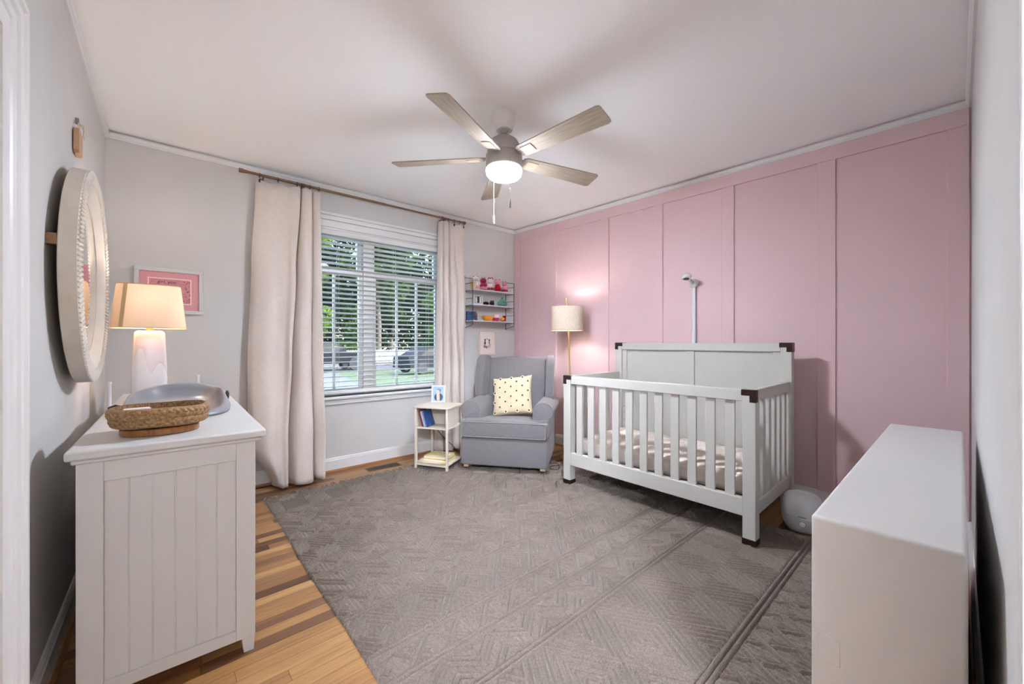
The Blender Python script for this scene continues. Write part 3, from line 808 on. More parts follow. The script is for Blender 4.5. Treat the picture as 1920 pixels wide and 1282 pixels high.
bm = BM(); ball(bm, (.192, .06, .048), .018, (.5, 1.5, 1.4)); obj('buckle', bm, M['black'], pd, smooth=60)
# two white pegs behind it
for (x, y, h, lab) in ((-.186, 2.785, .125, 'slim white post behind the left end of the grey changing pad'), (.168, 2.96, .130, 'slim white post behind the right end of the grey changing pad')):
    bm = BM(); lathe(bm, [(.012, 0), (.012, .006), (.0085, .012), (.0075, h-.012), (.010, h-.006), (.008, h)], 14)
    tag(obj('white_post', bm, M['plastic'], smooth=50, loc=(x, y, ZT)), lab, 'post')

# oval seagrass basket on a wooden base
bk = thing('basket', 'oval braided seagrass basket on a brown wooden base', 'basket', (.004, 1.905, ZT), math.radians(-4))
bm = BM(); n = 48
loft(bm, [superell(.105, .080, 2.2, n, 0), superell(.108, .083, 2.2, n, .003), superell(.108, .083, 2.2, n, .020), superell(.105, .080, 2.2, n, .023)])
obj('base', bm, M['basewood'], bk, smooth=40)
bm = BM(); nA = 384
def bask(z, inner):
    f = (z-.025)/.068; a = .120+.016*math.sin(min(1, f*1.3)*PI/2); b = .098+.016*math.sin(min(1, f*1.3)*PI/2)
    if f < .12: a -= .02*(1-f/.12); b -= .02*(1-f/.12)
    if inner: a -= .012; b -= .012
    return a, b
rows = []
NZ = 40
for k in range(NZ+1):
    z = .026+.067*k/NZ; a, b = bask(z, False); row = []
    tier = (z-.026)/.0335; ft = tier % 1
    for i in range(nA):
        t = 2*PI*i/nA
        braid = .0042*math.sin(PI*ft)**.6*(.75+.75*abs(math.cos(t*22+(2.2*abs(ft-.5)*2)*(1 if int(tier) % 2 else -1)))-.35*math.exp(-((ft-.5)/.07)**2))
        r = braid
        row.append(((a+r)*math.cos(t), (b+r)*math.sin(t), z+.002*math.sin(3*t)))
    rows.append(row)
for k in range(8, -1, -1):
    z = .030+.063*k/8; a, b = bask(z, True)
    rows.append([(a*math.cos(2*PI*i/nA)*(1+.006*math.sin(i*1.3)), b*math.sin(2*PI*i/nA)*(1+.006*math.sin(i*1.65)), z+.002*math.sin(3*2*PI*i/nA)+(.003 if k == 8 else 0)) for i in range(nA)])
loft(bm, rows)
obj('woven_body', bm, M['seagrass'], bk, smooth=60)
# packet of wipes in the basket
wp = thing('wipes_packet', 'white and grey soft packet lying inside the seagrass basket', 'packet', (-.058, 1.885, ZT+.034), math.radians(3))
bm = BM(); L = []
for x, h in ((-.052, .003), (-.048, .012), (-.034, .022), (0, .025), (.034, .022), (.048, .012), (.052, .003)):
    L.append([(x, -.034, .026-h*.9), (x, .034, .026-h*.9), (x, .037, .028), (x, .032, .030+h), (x, -.032, .030+h), (x, -.037, .028)])
loft(bm, L); obj('wrapper', bm, M['greyplastic'], wp, sub=2)
bm = BM(); loft(bm, [superell(.036, .022, 5, 24, .0545), superell(.033, .020, 5, 24, .0585)]); obj('lid', bm, M['plastic'], wp, smooth=40)

# ------------------------------------------------------------------ left wall: mirror and plaque
mc = (2.43, 1.40); MRad = .435
mi = thing('round_mirror', 'large round wall mirror with deep beige frame and beaded edge', 'mirror', (-.253, mc[0], mc[1]), 0, rot=(PI/2, 0, PI/2-.010))
# local z = out of the wall (+X), local x = along +Y, local y = up
n = 96
bm = BM()
prof = [(MRad-.006, 0), (MRad, .003), (MRad, .046), (MRad-.004, .049), (MRad-.074, .049), (MRad-.079, .047), (MRad-.122, .026), (MRad-.124, .020), (MRad-.124, 0)]
L = [[(r*math.cos(2*PI*i/n), r*math.sin(2*PI*i/n), z) for i in range(n)] for r, z in prof]; L.append(L[0])
loft(bm, L, cap=False); obj('frame', bm, M['frame_beige'], mi, smooth=35)
bm = BM(); NB = 150
for k in range(NB):   # slanted beads laid around the rim like a twisted rope
    t = 2*PI*k/NB; c, s = math.cos(t), math.sin(t); r0, r1 = MRad-.052, MRad-.001; d = .018
    a0 = t-d; a1 = t+d
    tube(bm, [((r0)*math.cos(a0), (r0)*math.sin(a0), .049), ((r0+r1)/2*c, (r0+r1)/2*s, .053), (r1*math.cos(a1), r1*math.sin(a1), .049)], [.004, .0072, .004], 6)
obj('rope_edge', bm, M['rope'], mi, smooth=60)
bm = BM(); lathe(bm, [(MRad-.123, .020), (MRad-.123, .024)], n); obj('mirror_glass', bm, M['mirror'], mi, smooth=30)
bm = BM(); box(bm, -.012, .012, -.02, .02, -.030, 0); obj('hanger', bm, M['rodm'], mi, bevel=.003, loc=(-.40, .08, 0))
pq = thing('wall_plaque', 'small tan wooden plaque hanging high above the round mirror', 'plaque', (wx(2.56)+.003, 2.55, 1.945), -.012)
bm = BM(); W2 = .046; loft(bm, [[(x_, -W2, .012), (x_, -W2+.012, 0), (x_, W2-.012, 0), (x_, W2, .012), (x_, W2, .104), (x_, -W2, .104)] for x_ in (0, .018)])
obj('board', bm, M['plaque'], pq, bevel=.002)
bm = BM(); tube(bm, [(.010, -.03, .104), (.012, -.01, .13), (.010, .0, .142), (.012, .01, .13), (.010, .03, .104)], .0018, 6); tube(bm, [(.012, 0, .14), (.024, .02, .125), (.022, .028, .10), (.026, .022, .08)], .0016, 6); tube(bm, [(.012, 0, .14), (.028, -.008, .128), (.026, -.014, .11)], .0016, 6)
obj('twine', bm, M['wicker'], pq, smooth=60)
bm = BM(); box(bm, 0, .012, .004, .014, .138, .165); obj('clip', bm, M['greyplastic'], pq, bevel=.002)

# ------------------------------------------------------------------ framed pink print
fp = thing('framed_print', 'white framed pink print with handwriting behind the lit table lamp', 'picture', (.055, wy(.055)-.002, 1.487), math.atan2(dl.y, dl.x))
def frame_ring(w, h, fw, d, y0=0.):
    bm = BM()
    for x0, x1, z0, z1 in ((-w, w, h-fw, h), (-w, w, -h, -h+fw), (-w, -w+fw, -h+fw, h-fw), (w-fw, w, -h+fw, h-fw)): box(bm, x0, x1, -d, y0, z0, z1)
    return bm
fw_, fh_ = .184, .157
obj('frame', frame_ring(fw_, fh_, .026, .022), M['white'], fp, bevel=.002)
Mmat = mat('pink mat board', '#d99a9f', .8, var=.03, vscale=60); Mart = mat('rose print paper', '#cf8d90', .8, var=.10, vscale=45)
obj('mat_board', bx(-fw_+.026, fw_-.026, -.010, -.004, -fh_+.026, fh_-.026), Mmat, fp)
bm = frame_ring(.116, .090, .007, .0115, -.010); obj('mat_border', bm, mat('pale pink bevel', '#f3d3d3', .7, var=.02, vscale=50), fp)
obj('print', bx(-.110, .110, -.0108, -.010, -.084, .084), Mart, fp)
text('girl, you', .030, mat('dark brown ink', '#4a2a2c', .8, var=.05, vscale=80), fp, (-.018, -.0112, .063), (PI/2, 0, 0), shear=.15)
def floral(m):   # little dark rose blossoms printed along the right and lower margins
    t = NT(m); b = t.n['Principled BSDF']; old = b.inputs['Base Color'].links[0].from_socket
    tc = t.new('ShaderNodeTexCoord'); vo = t.new('ShaderNodeTexVoronoi'); vo.inputs['Scale'].default_value = 95; t.link(tc.outputs['Object'], vo.inputs['Vector'])
    sp = t.new('ShaderNodeSeparateXYZ'); t.link(tc.outputs['Object'], sp.inputs[0])
    msk = t.math('MAXIMUM', t.math('GREATER_THAN', sp.outputs[0], .074), t.math('LESS_THAN', sp.outputs[2], -.058))
    f = t.math('MULTIPLY', t.math('LESS_THAN', vo.outputs['Distance'], .33), msk)
    mx = t.new('ShaderNodeMix', data_type='RGBA'); t.link(f, mx.inputs[0]); t.link(old, mx.inputs[6]); mx.inputs[7].default_value = (*lin('#8d3f4b'), 1)
    t.link(mx.outputs[2], b.inputs['Base Color'])
floral(Mart)

# small print under the wall shelf
sp = thing('framed_print', 'small pale pink framed animal print below the wire wall shelf', 'picture', (2.832, wy(2.832)-.002, 1.125), math.atan2(dl.y, dl.x))
pf = mat('pale pink wood frame', '#d9c3b8', .55, var=.03, vscale=30)
obj('frame', frame_ring(.117, .140, .013, .016), pf, sp, bevel=.002)
obj('print', bx(-.104, .104, -.008, -.003, -.127, .127), mat('cream print paper', '#e9dcd6', .8, var=.015, vscale=20), sp)
ink = [mat('grey ink', '#77757c', .8, var=.3, vscale=120), mat('dark ink', '#3d3a40', .8, var=.2, vscale=120), mat('blush ink', '#cfa5a8', .8, var=.2, vscale=90)]
def disc(x, z, rx, rz, d=-.0088):
    bm = BM(); loft(bm, [[(x+rx*math.cos(2*PI*i/14), -.008, z+rz*math.sin(2*PI*i/14)) for i in range(14)], [(x+rx*math.cos(2*PI*i/14), d, z+rz*math.sin(2*PI*i/14)) for i in range(14)]]); return bm
for x, z, rx, rz, k in ((-.03, .035, .010, .014, 1), (-.032, .0, .012, .022, 1), (-.036, -.04, .016, .016, 0), (-.012, -.048, .014, .016, 0), (.03, .032, .011, .012, 1), (.028, .004, .010, .016, 0), (.030, -.036, .016, .020, 2), (.012, -.046, .010, .014, 2), (.044, -.020, .008, .014, 2), (0, .046, .012, .006, 0)):
    obj('drawing', disc(x, z, rx, rz), ink[k], sp)

# ------------------------------------------------------------------ wire wall shelf and what stands on it
SX0, SX1 = 2.526, 3.118
SA = math.atan2(dl.y, dl.x)
ws = thing('wall_shelf', 'wire ladder wall shelf with three white boards beside the curtain', 'shelf', (SX0, wy(SX0)-.004, 1.30), SA)
ln = SX1-SX0
for x in (0, ln):
    bm = BM(); rod(bm, (x, 0, -.022), (x, 0, .566), .0035, 8); rod(bm, (x, -.148, .032), (x, -.148, .520), .0035, 8)
    tube(bm, [(x, 0, .548), (x, -.148, .520)], .003, 6); tube(bm, [(x, -.148, .032), (x, -.13, .020), (x, 0, -.008)], .003, 6)
    for z in (.476, .395, .312, .232, .146, .056): rod(bm, (x, 0, z), (x, -.148, z), .0026, 6)
    obj('side_ladder', bm, M['blackm'], ws, smooth=60)
for z in (.395, .232, .056): obj('shelf_board', bx(.005, ln-.005, -.150, -.004, z+.0035, z+.0175), M['white'], ws, bevel=.002)
SZ = [1.30+z+.0182 for z in (.395, .232, .056)]
def on_shelf(x, d): return (x, wy(x)-.004-d)
def doll(x, z, label, body, skirt, head, ears, eared='round', h=.15, d=.075):
    X, Y = on_shelf(x, d)
    t = thing('crochet_doll', label, 'doll', (X, Y, z), rr.uniform(-.3, .3)-.55, 'crocheted dolls on the top shelf')
    k = h/.15
    bm = BM(); lathe(bm, [(.034*k, 0), (.042*k, .012*k), (.041*k, .045*k), (.030*k, .075*k), (.018*k, .088*k)], 18); obj('body', bm, body, t, smooth=70)
    bm = BM(); prof = [(.037*k, .050*k), (.041*k, .034*k), (.0435*k, .012*k)]
    loft(bm, [[((r+(.004*k if i % 2 else -.003*k)*(j/2))*math.cos(2*PI*i/28), (r+(.004*k if i % 2 else -.003*k)*(j/2))*math.sin(2*PI*i/28), zz) for i in range(28)] for j, (r, zz) in enumerate(prof)], cap=False); obj('skirt', bm, skirt, t, smooth=70, solid=.002)
    bm = BM(); ball(bm, (0, -.004*k, .106*k), .032*k, (1.08, .95, .95)); ball(bm, (0, -.034*k, .099*k), .011*k, (1.2, .8, .8)); hd = obj('head', bm, head, t, smooth=70)
    for s in (-1, 1):
        bm = BM()
        if eared == 'loop': tube(bm, [(s*.014*k+.011*k*math.cos(a)*1.1, 0, .138*k+.014*k*math.sin(a)) for a in [2*PI*i/14 for i in range(14)]], .0042*k, 7, closed=True)
        elif eared == 'horn': tube(bm, [(s*.010*k, 0, .126*k), (s*.016*k, 0, .142*k), (s*.024*k, 0, .15*k)], [.003*k, .002*k, .001*k], 6)
        else: ball(bm, (s*.018*k, 0, .128*k), .010*k, (1, .6, 1.1))
        obj('ear', bm, ears, hd, smooth=70)
        bm = BM(); tube(bm, [(s*.026*k, -.010*k, .078*k), (s*.040*k, -.024*k, .058*k), (s*.034*k, -.040*k, .045*k)], [.007*k, .0075*k, .006*k], 8); obj('arm', bm, head, t, smooth=70)
        bm = BM(); ball(bm, (s*.011*k, -.0335*k, .112*k), .0028*k, u=8, v=6); obj('eye', bm, M['black'], hd, smooth=70)
D = M
doll(2.618, SZ[0], 'white and pale pink crochet doll nearest the straw box', D['dolls_white'], D['dolls_pink'], D['dolls_white'], M['black'], h=.165)
doll(2.723, SZ[0], 'magenta crochet doll with dark horns, beside the white one', D['dolls_mag'], D['dolls_pink'], D['dolls_mag'], M['black'], 'horn', .155)
doll(2.825, SZ[0], 'magenta and white crochet doll with two tall loop ears', D['dolls_white'], D['dolls_mag'], D['dolls_white'], D['dolls_mag'], 'loop', .155)
doll(2.929, SZ[0], 'bright red crochet doll with pink trim on the top shelf', D['dolls_red'], D['dolls_red'], D['dolls_pink'], D['dolls_red'], h=.160)
doll(3.033, SZ[0], 'pale pink crochet doll beside the red one at the shelf end', D['dolls_pink'], D['dolls_mag'], D['dolls_pink'], M['black'], h=.140)
x, y = on_shelf(2.553, .115)
t = thing('straw_box', 'small straw coloured woven box at the end of the top shelf', 'box', (x, y, SZ[0]), -.1)
obj('body', bx(-.022, .022, -.03, .03, 0, .062), M['wicker'], t, bevel=.006); obj('lid', bx(-.024, .024, -.032, .032, .062, .074), M['wicker'], t, bevel=.004)
x, y = on_shelf(2.655, .075)
t = thing('photo_frame', 'white tabletop frame with grey mount leaning on the middle shelf', 'photo frame', (x, y, SZ[1]), -.62, rot=(-.28, 0, -.62))
bm = frame_ring(.052, .056, .012, .012); bmesh.ops.translate(bm, verts=bm.verts[:], vec=(0, 0, .056)); obj('frame', bm, M['white'], t, bevel=.002)
bm = frame_ring(.041, .045, .010, .007); bmesh.ops.translate(bm, verts=bm.verts[:], vec=(0, 0, .056)); obj('mount', bm, M['greyplastic'], t)
obj('photo', bx(-.031, .031, -.005, -.001, .021, .091), mat('faded photo', '#cfcfcf', .6, var=.25, vscale=60), t)
obj('stand', bx(-.012, .012, .0, .004, .004, .08), M['black'], t, rot=(.5, 0, 0), loc=(0, 0.0, .01))
x, y = on_shelf(2.805, .07)
t = thing('toy_pair', 'soft black fuzzy toy lying on the middle shelf', 'toy', (x, y, SZ[1]), -.2)
fz = mat('black fur', '#121214', .95, bump=1., bscale=300, var=.2, vscale=100)
t.name = 'black_toy'
bm = BM(); ball(bm, (-.035, 0, .022), .03, (1.25, .8, .72)); ball(bm, (-.07, 0, .018), .017); obj('body', bm, fz, t, smooth=70)
bm = BM(); ball(bm, (.04, 0, .026), .028, (1.1, .8, .95)); ball(bm, (.056, 0, .05), .011); ball(bm, (.03, 0, .052), .009); obj('head', bm, fz, t, smooth=70)
x, y = on_shelf(3.005, .07)
t = thing('teal_pot', 'round teal knitted pot with a knob lid on the middle shelf', 'pot', (x, y, SZ[1]))
bm = BM(); lathe(bm, [(.036, 0), (.052, .012), (.060, .034), (.055, .056), (.040, .070), (.030, .074)], 24); obj('body', bm, M['teal'], t, smooth=70)
bm = BM(); lathe(bm, [(.034, .074), (.030, .082), (.012, .088), (.010, .096), (.014, .102), (.008, .108)], 18); obj('lid', bm, M['teal'], t, smooth=70)
for s in (-1, 1):
    bm = BM(); tube(bm, [(s*.052, 0, .05), (s*.068, 0, .056), (s*.070, 0, .04), (s*.058, 0, .028)], .005, 8); obj('handle', bm, M['teal'], t, smooth=70)
x, y = on_shelf(2.575, .05)
t = thing('picture_book', 'blue boxed book standing at the end of the lowest shelf', 'book', (x, y, SZ[2]), -.25)
bm = BM(); box(bm, -.055, .055, -.016, -.013, 0, .098); box(bm, -.055, .055, .013, .016, 0, .098); box(bm, -.055, -.052, -.016, .016, 0, .098)
obj('cover', bm, mat('blue book cover', '#304f78', .4, var=.35, vscale=40), t); obj('pages', bx(-.052, .053, -.013, .013, .003, .095), M['paper'], t)
x, y = on_shelf(2.60, .11)
t = thing('figurine', 'little brown wooden figurine in front of the blue boxed book', 'figurine', (x, y, SZ[2]))
bm = BM(); lathe(bm, [(.013, 0), (.016, .01), (.011, .035), (.017, .048), (.010, .058)], 14); obj('body', bm, mat('dark brown wood', '#6a4334', .5, var=.2, vscale=60), t, smooth=60)
bm = BM(); ball(bm, (0, 0, .07), .015); obj('head', bm, mat('reddish brown wood', '#8a5844', .5, var=.15, vscale=60), t, smooth=60)
x, y = on_shelf(2.78, .08)
t = thing('bowl', 'small orange yellow bowl on the lowest shelf', 'bowl', (x, y, SZ[2]))
bm = BM(); lathe(bm, [(.034, 0), (.046, .006), (.060, .03), (.064, .056), (.060, .056), (.054, .03), (.04, .012), (.01, .010)], 28); obj('body', bm, mat('orange glaze', '#cc8414', .3, var=.06, vscale=30), t, smooth=60)
bm = BM(); lathe(bm, [(.030, -.0005), (.033, .003)], 24); obj('foot', bm, mat('orange foot glaze', '#b87410', .35, var=.05, vscale=30), t, smooth=40)
x, y = on_shelf(2.90, .08)
t = thing('cup', 'pink and white cup between the orange bowl and red toy', 'cup', (x, y, SZ[2]))
bm = BM(); lathe(bm, [(.030, 0), (.036, .006), (.040, .040)], 24, cap=True); obj('body', bm, mat('raspberry glaze', '#c2305c', .35, var=.2, vscale=60), t, smooth=60)
bm = BM(); lathe(bm, [(.040, .040), (.042, .076), (.039, .076), (.036, .042)], 24); obj('rim_band', bm, mat('blush white glaze', '#ead4d6', .35, var=.03, vscale=30), t, smooth=60)
x, y = on_shelf(3.00, .09)
t = thing('soft_toy', 'red and yellow crocheted toy at the end of the lowest shelf', 'toy', (x, y, SZ[2]))
bm = BM(); ball(bm, (0, 0, .024), .030, (1.35, .9, .8)); obj('body', bm, M['dolls_red'], t, smooth=70)
bm = BM(); ball(bm, (-.02, -.012, .030), .022, (1.3, .9, .9)); obj('wing', bm, weave('yellow crochet yarn', '#e2a53a', 240, .95, 1., .2), t, smooth=70)
bm = BM(); ball(bm, (.018, 0, .05), .022); obj('head', bm, M['dolls_red'], t, smooth=70)

# ------------------------------------------------------------------ side table
RUGZ = .0150
TR = math.radians(-60.3)
st = thing('side_table', 'small cream open side table between the window and grey armchair', 'side table', (1.697, 3.223, .0150), TR)
TW, TD, TT = .330, .305, .548
for x in (0, TW-.021):
    for y in (0, TD-.021):
        obj('leg', bx(x, x+.021, y, y+.021, 0 if y < .1 else -.0145, TT-.014), M['table'], st, bevel=.003)
obj('top', bx(-.008, TW+.008, -.008, TD+.008, TT-.014, TT), M['table'], st, bevel=.003)
bm = bx(.0, TW, .004, TD-.004, .352, .364); obj('shelf', bm, M['table'], st, bevel=.002)
bm = bx(.0, TW, .004, TD-.004, .040, .052); box(bm, .021, TW-.021, .004, .014, .028, .052); obj('shelf', bm, M['table'], st, bevel=.002)
obj('back_panel', bx(.012, TW-.010, .196, .204, .364, TT-.014), M['table'], st)
obj('side_panel', bx(TW-.014, TW-.006, .021, .204, .364, TT-.014), M['table'], st)
obj('side_panel', bx(.006, .014, .021, .204, .364, TT-.014), M['table'], st)
def tb(x, y, z):  # point in table space -> world
    return (1.697+x*math.cos(TR)-y*math.sin(TR), 3.223+x*math.sin(TR)+y*math.cos(TR), .0150+z)
def book(name, label, loc, rot, w, h, th, cover, cat='book', group=None):
    """upright book: w deep (local y), h tall, th thick (local x); spine at -y"""
    t = thing(name, label, cat, loc, group=group, rot=rot)
    c = .0022
    bm = BM(); box(bm, 0, c, 0, w, 0, h); box(bm, th-c, th, 0, w, 0, h); box(bm, 0, th, 0, c, 0, h)
    obj('cover', bm, cover, t)
    obj('pages', bx(c, th-c, c, w-.004, .004, h-.004), M['paper'], t)
    return t
bcol = [('dark red', '#7c3438', 'leaning dark red book on the cream table shelf, outermost'), ('white', '#d9d6d2', 'slim white book leaning between the red and pale blue ones'),
        ('pale blue', '#8fa9c9', 'pale blue book leaning beside the navy patterned one'), ('navy', '#34518c', 'navy patterned book leaning at the inner end of the table shelf row')]
lean = math.radians(-17); xx = .072
for (n_, hexc, lab), th, h in zip(bcol, (.014, .010, .014, .020), (.150, .140, .145, .150)):
    cm = mat(n_+' book cover', hexc, .4, var=.5 if n_ == 'navy' else .12, vscale=45 if n_ == 'navy' else 25)
    p = tb(xx, .018, .3662)
    t = book('book', lab, p, (0, 0, 0), .115, h, th, cm, group='leaning books on the table shelf')
    t.matrix_world = Matrix.Translation(p) @ Matrix.Rotation(TR, 4, 'Z') @ Matrix.Rotation(lean, 4, 'Y')
    xx += th/math.cos(lean)+.0008
def flat_book(label, x, y, z, w, d, th, cover, dr_):
    t = thing('book', label, 'book', tb(x, y, z), TR+dr_, 'flat books on the lowest table shelf')
    bm = BM(); c = .002; box(bm, 0, w, 0, d, 0, c); box(bm, 0, w, 0, d, th-c, th); box(bm, 0, c, 0, d, 0, th)
    obj('cover', bm, cover, t); obj('pages', bx(c, w-.004, .004, d-.004, c, th-c), M['paper'], t)
ycov = mat('yellow book cover', '#e3b62e', .5, var=.06, vscale=20); pcov = mat('pale yellow book cover', '#ddd3a0', .55, var=.06, vscale=20)
flat_book('bright yellow book lying at the bottom of the stack on the table shelf', .055, .055, .0525, .235, .185, .024, ycov, 0)
flat_book('pale yellow book lying on top of the bright yellow one', .060, .06, .0772, .225, .175, .022, pcov, .03)
ff = thing('photo_frame', 'white picture frame standing on the cream side table', 'photo frame', (1.960, 3.255, .0150+TT+.0008), rot=(-.20, 0, -.72))
bm = frame_ring(.066, .082, .018, .014); bmesh.ops.translate(bm, verts=bm.verts[:], vec=(0, 0, .082)); obj('frame', bm, M['white'], ff, bevel=.002)
def photo_mat():
    m = mat('blue snapshot', '#9db7dd', .35, var=.2, vscale=30); return m
obj('photo', bx(-.049, .049, -.006, -.002, .017, .147), photo_mat(), ff)
def blob(x, z, rx, rz, y=-.0066):
    bm = BM(); L = [[(x+rx*math.cos(2*PI*i/20), yy, z+rz*math.sin(2*PI*i/20)) for i in range(20)] for yy in (-.006, y)]; loft(bm, L); return bm
obj('photo_figure', blob(.002, .052, .040, .040), mat('navy coat print', '#39466b', .4, var=.4, vscale=90), ff)
obj('photo_figure', blob(.004, .098, .019, .022, -.0070), mat('skin tone print', '#b98f7c', .4, var=.1, vscale=60), ff)
obj('photo_figure', blob(.002, .117, .023, .014, -.0074), mat('blue hat print', '#4a7fc0', .4, var=.2, vscale=60), ff)
obj('stand', bx(-.014, .014, 0, .004, .0, .12), M['table'], ff, rot=(.42, 0, 0), loc=(0, .0, .006))
bm = BM(); P = [(2.03, 3.53, .355), (2.06, 3.50, .30), (2.10, 3.40, .20), (2.20, 3.36, .09), (2.26, 3.36, .012), (2.32, 3.42, .006), (2.30, 3.50, .006), (2.2, 3.55, .006)]
tube(bm, catmull(P, 8), .0035, 6)
tag(obj('power_cord', bm, M['black'], smooth=60), 'black power cord trailing down behind the cream side table', 'cord')

# ------------------------------------------------------------------ armchair
CR = math.radians(-53.1)
ch = thing('armchair', 'grey upholstered wingback glider armchair in the corner', 'armchair', (2.200, 2.598, RUGZ), CR); ch.scale = (1.125, 1, 1)
FB = M['chair']
def rbox(x0, x1, y0, y1, z0, z1, r=.02, puff=0., n=6):
    """box with rounded edges and slightly pillowed faces"""
    bm = BM(); v = box(bm, x0, x1, y0, y1, z0, z1)
    bmesh.ops.bevel(bm, geom=bm.edges[:], offset=r, segments=4, affect='EDGES', profile=.5)
    if puff:
        bmesh.ops.subdivide_edges(bm, edges=[e for e in bm.edges if e.calc_length() > .08], cuts=n, use_grid_fill=True)
        cx, cy, cz = (x0+x1)/2, (y0+y1)/2, (z0+z1)/2
        for q in bm.verts:
            u, w, t = (q.co.x-cx)/((x1-x0)/2), (q.co.y-cy)/((y1-y0)/2), (q.co.z-cz)/((z1-z0)/2)
            q.co.x += puff*.5*u*(1-w*w)*(1-t*t); q.co.y += puff*.5*w*(1-u*u)*(1-t*t); q.co.z += puff*t*(1-u*u)*(1-w*w)
    return bm
obj('base', rbox(-.338, .338, 0, .74, .050, .288, .014), FB, ch, smooth=45)
obj('seat_cushion', rbox(-.336, .336, -.012, .16, .290, .436, .022, .006), FB, ch, smooth=60)
bm = rbox(-.225, .225, .10, .60, .292, .434, .022, .006)
for v in bm.verts:
    if v.co.z > .36: v.co.z -= .045*max(0, (v.co.y-.12))/.48
obj('seat_back_cushion', bm, FB, ch, smooth=60)
def loop_rect(x0, x1, z0, z1, r, y):
    out = []
    for cx, cz, a0 in ((x1-r, z1-r, 0), (x0+r, z1-r, 90), (x0+r, z0+r, 180), (x1-r, z0+r, 270)):
        for k in range(5): a = math.radians(a0+22.5*k); out.append((cx+r*math.cos(a), y, cz+r*math.sin(a)))
    return out
bm = BM(); tube(bm, loop_rect(-.326, .326, .300, .426, .012, -.012), .0045, 6, closed=True); obj('piping', bm, M['piping'], ch, smooth=60)
# arms: scroll profile in x-z swept backwards
def arm(s):
    cx, cz, r = .292, .512, .080
    pr = []
    for k in range(15):
        a = math.radians(-35+ (235)*k/14); pr.append((cx+r*math.cos(a), cz+r*math.sin(a)))
    pr += [(cx-r, .47), (cx-r+.004, .42), (cx-r+.008, .29), (.335, .29), (.338, .40), (.342, .455)]
    loops = []
    for y, k in ((.115, .955), (.118, .985), (.126, 1), (.72, 1), (.73, .985), (.735, .95)):
        L = []
        for x, z in pr:
            X = cx+(x-cx)*k; Z = .44+(z-.44)*k+.012*max(0, (.3-y))*0
            L.append((s*X, y, Z))
        loops.append(L)
    bm = BM(); loft(bm, loops)
    o = obj('arm', bm, FB, ch, smooth=45)
    bm = BM(); tube(bm, [(s*(cx+(x-cx)*.97), .117, .44+(z-.44)*.97) for x, z in pr[:18]], .0042, 6)
    obj('piping', bm, M['piping'], o, smooth=60)
arm(-1); arm(1)
# reclined back with arched top
bm = BM(); L = []; ny = 12; nx = 16
def back_y(z): return .585+(z-.40)*.26
rows = []
for k in range(ny+1):
    row = []
    for i in range(nx+1):
        u = -1+2*i/nx; z = .40+(.575)*k/ny*(1-.035*u*u)
        f = k/ny; puff = .035*(1-u**4)*math.sin(PI*min(1, f*.9+.1))
        row.append((u*(.262+.012*f), back_y(z)-puff, z))
    rows.append(row)
fv_ = [[bm.verts.new(p) for p in r] for r in rows]
bv_ = [[bm.verts.new((p[0], p[1]*0+back_y(p[2])+.12-(.02 if k == ny else 0), p[2]-(.015 if k == ny else 0))) for p in r] for k, r in enumerate(rows)]
for G, fl in ((fv_, 0), (bv_, 1)):
    for a, b in zip(G, G[1:]):
        for i in range(nx):
            f = (a[i], a[i+1], b[i+1], b[i]); bm.faces.new(f[::-1] if fl else f)
for i in range(nx):
    bm.faces.new((fv_[-1][i], fv_[-1][i+1], bv_[-1][i+1], bv_[-1][i])); bm.faces.new((bv_[0][i], bv_[0][i+1], fv_[0][i+1], fv_[0][i]))
for k in range(ny):
    bm.faces.new((bv_[k][0], fv_[k][0], fv_[k+1][0], bv_[k+1][0])); bm.faces.new((fv_[k][nx], bv_[k][nx], bv_[k+1][nx], fv_[k+1][nx]))
obj('backrest', bm, FB, ch, smooth=60, bevel=.018, seg=3)
# wings: side profile in y-z, thickness in x
def wing(s):
    pr = [(.50, .52), (.470, .58), (.470, .68), (.488, .79), (.515, .88), (.545, .935), (.585, .968), (.64, .985), (.70, .985), (.765, .97), (.765, .48), (.60, .48)]
    pr = [(p.x, p.y) for p in catmull([(a, b, 0) for a, b in pr[:10]], 3)]+pr[10:]
    cy = sum(p[0] for p in pr)/len(pr); cz = sum(p[1] for p in pr)/len(pr)
    loops = []
    for x, k in ((.252, .93), (.256, .975), (.270, 1), (.305, 1), (.320, .975), (.324, .93)):
        L = []
        for y, z in pr:
            Y = cy+(y-cy)*k; Z = cz+(z-cz)*k
            L.append((s*(x+.018*(.75-Y)/.25*1.0+.010*(Z-.6)/.4), Y, Z))
        loops.append(L)
    bm = BM(); loft(bm, loops); o = obj('wing', bm, FB, ch, smooth=50)
    bm = BM(); tube(bm, [(s*(.322+.018*(.75-y)/.25+.010*(z-.6)/.4), cy+(y-cy)*.975, cz+(z-cz)*.975) for y, z in pr[:27]], .004, 6); obj('piping', bm, M['piping'], o, smooth=60)
wing(-1); wing(1)
for s in (-1, 1):
    bm = BM(); pts = [(.02, .026), (.10, .012), (.22, .0), (.40, -.003+.003), (.56, .004), (.70, .02), (.78, .034)]
    L = []
    for y, z in pts: L.append([(s*.30-.019, y, max(0, z)), (s*.30+.019, y, max(0, z)), (s*.30+.019, y, z+.036), (s*.30-.019, y, z+.036)])
    loft(bm, L); obj('rocker', bm, M['pine'], ch, bevel=.003)

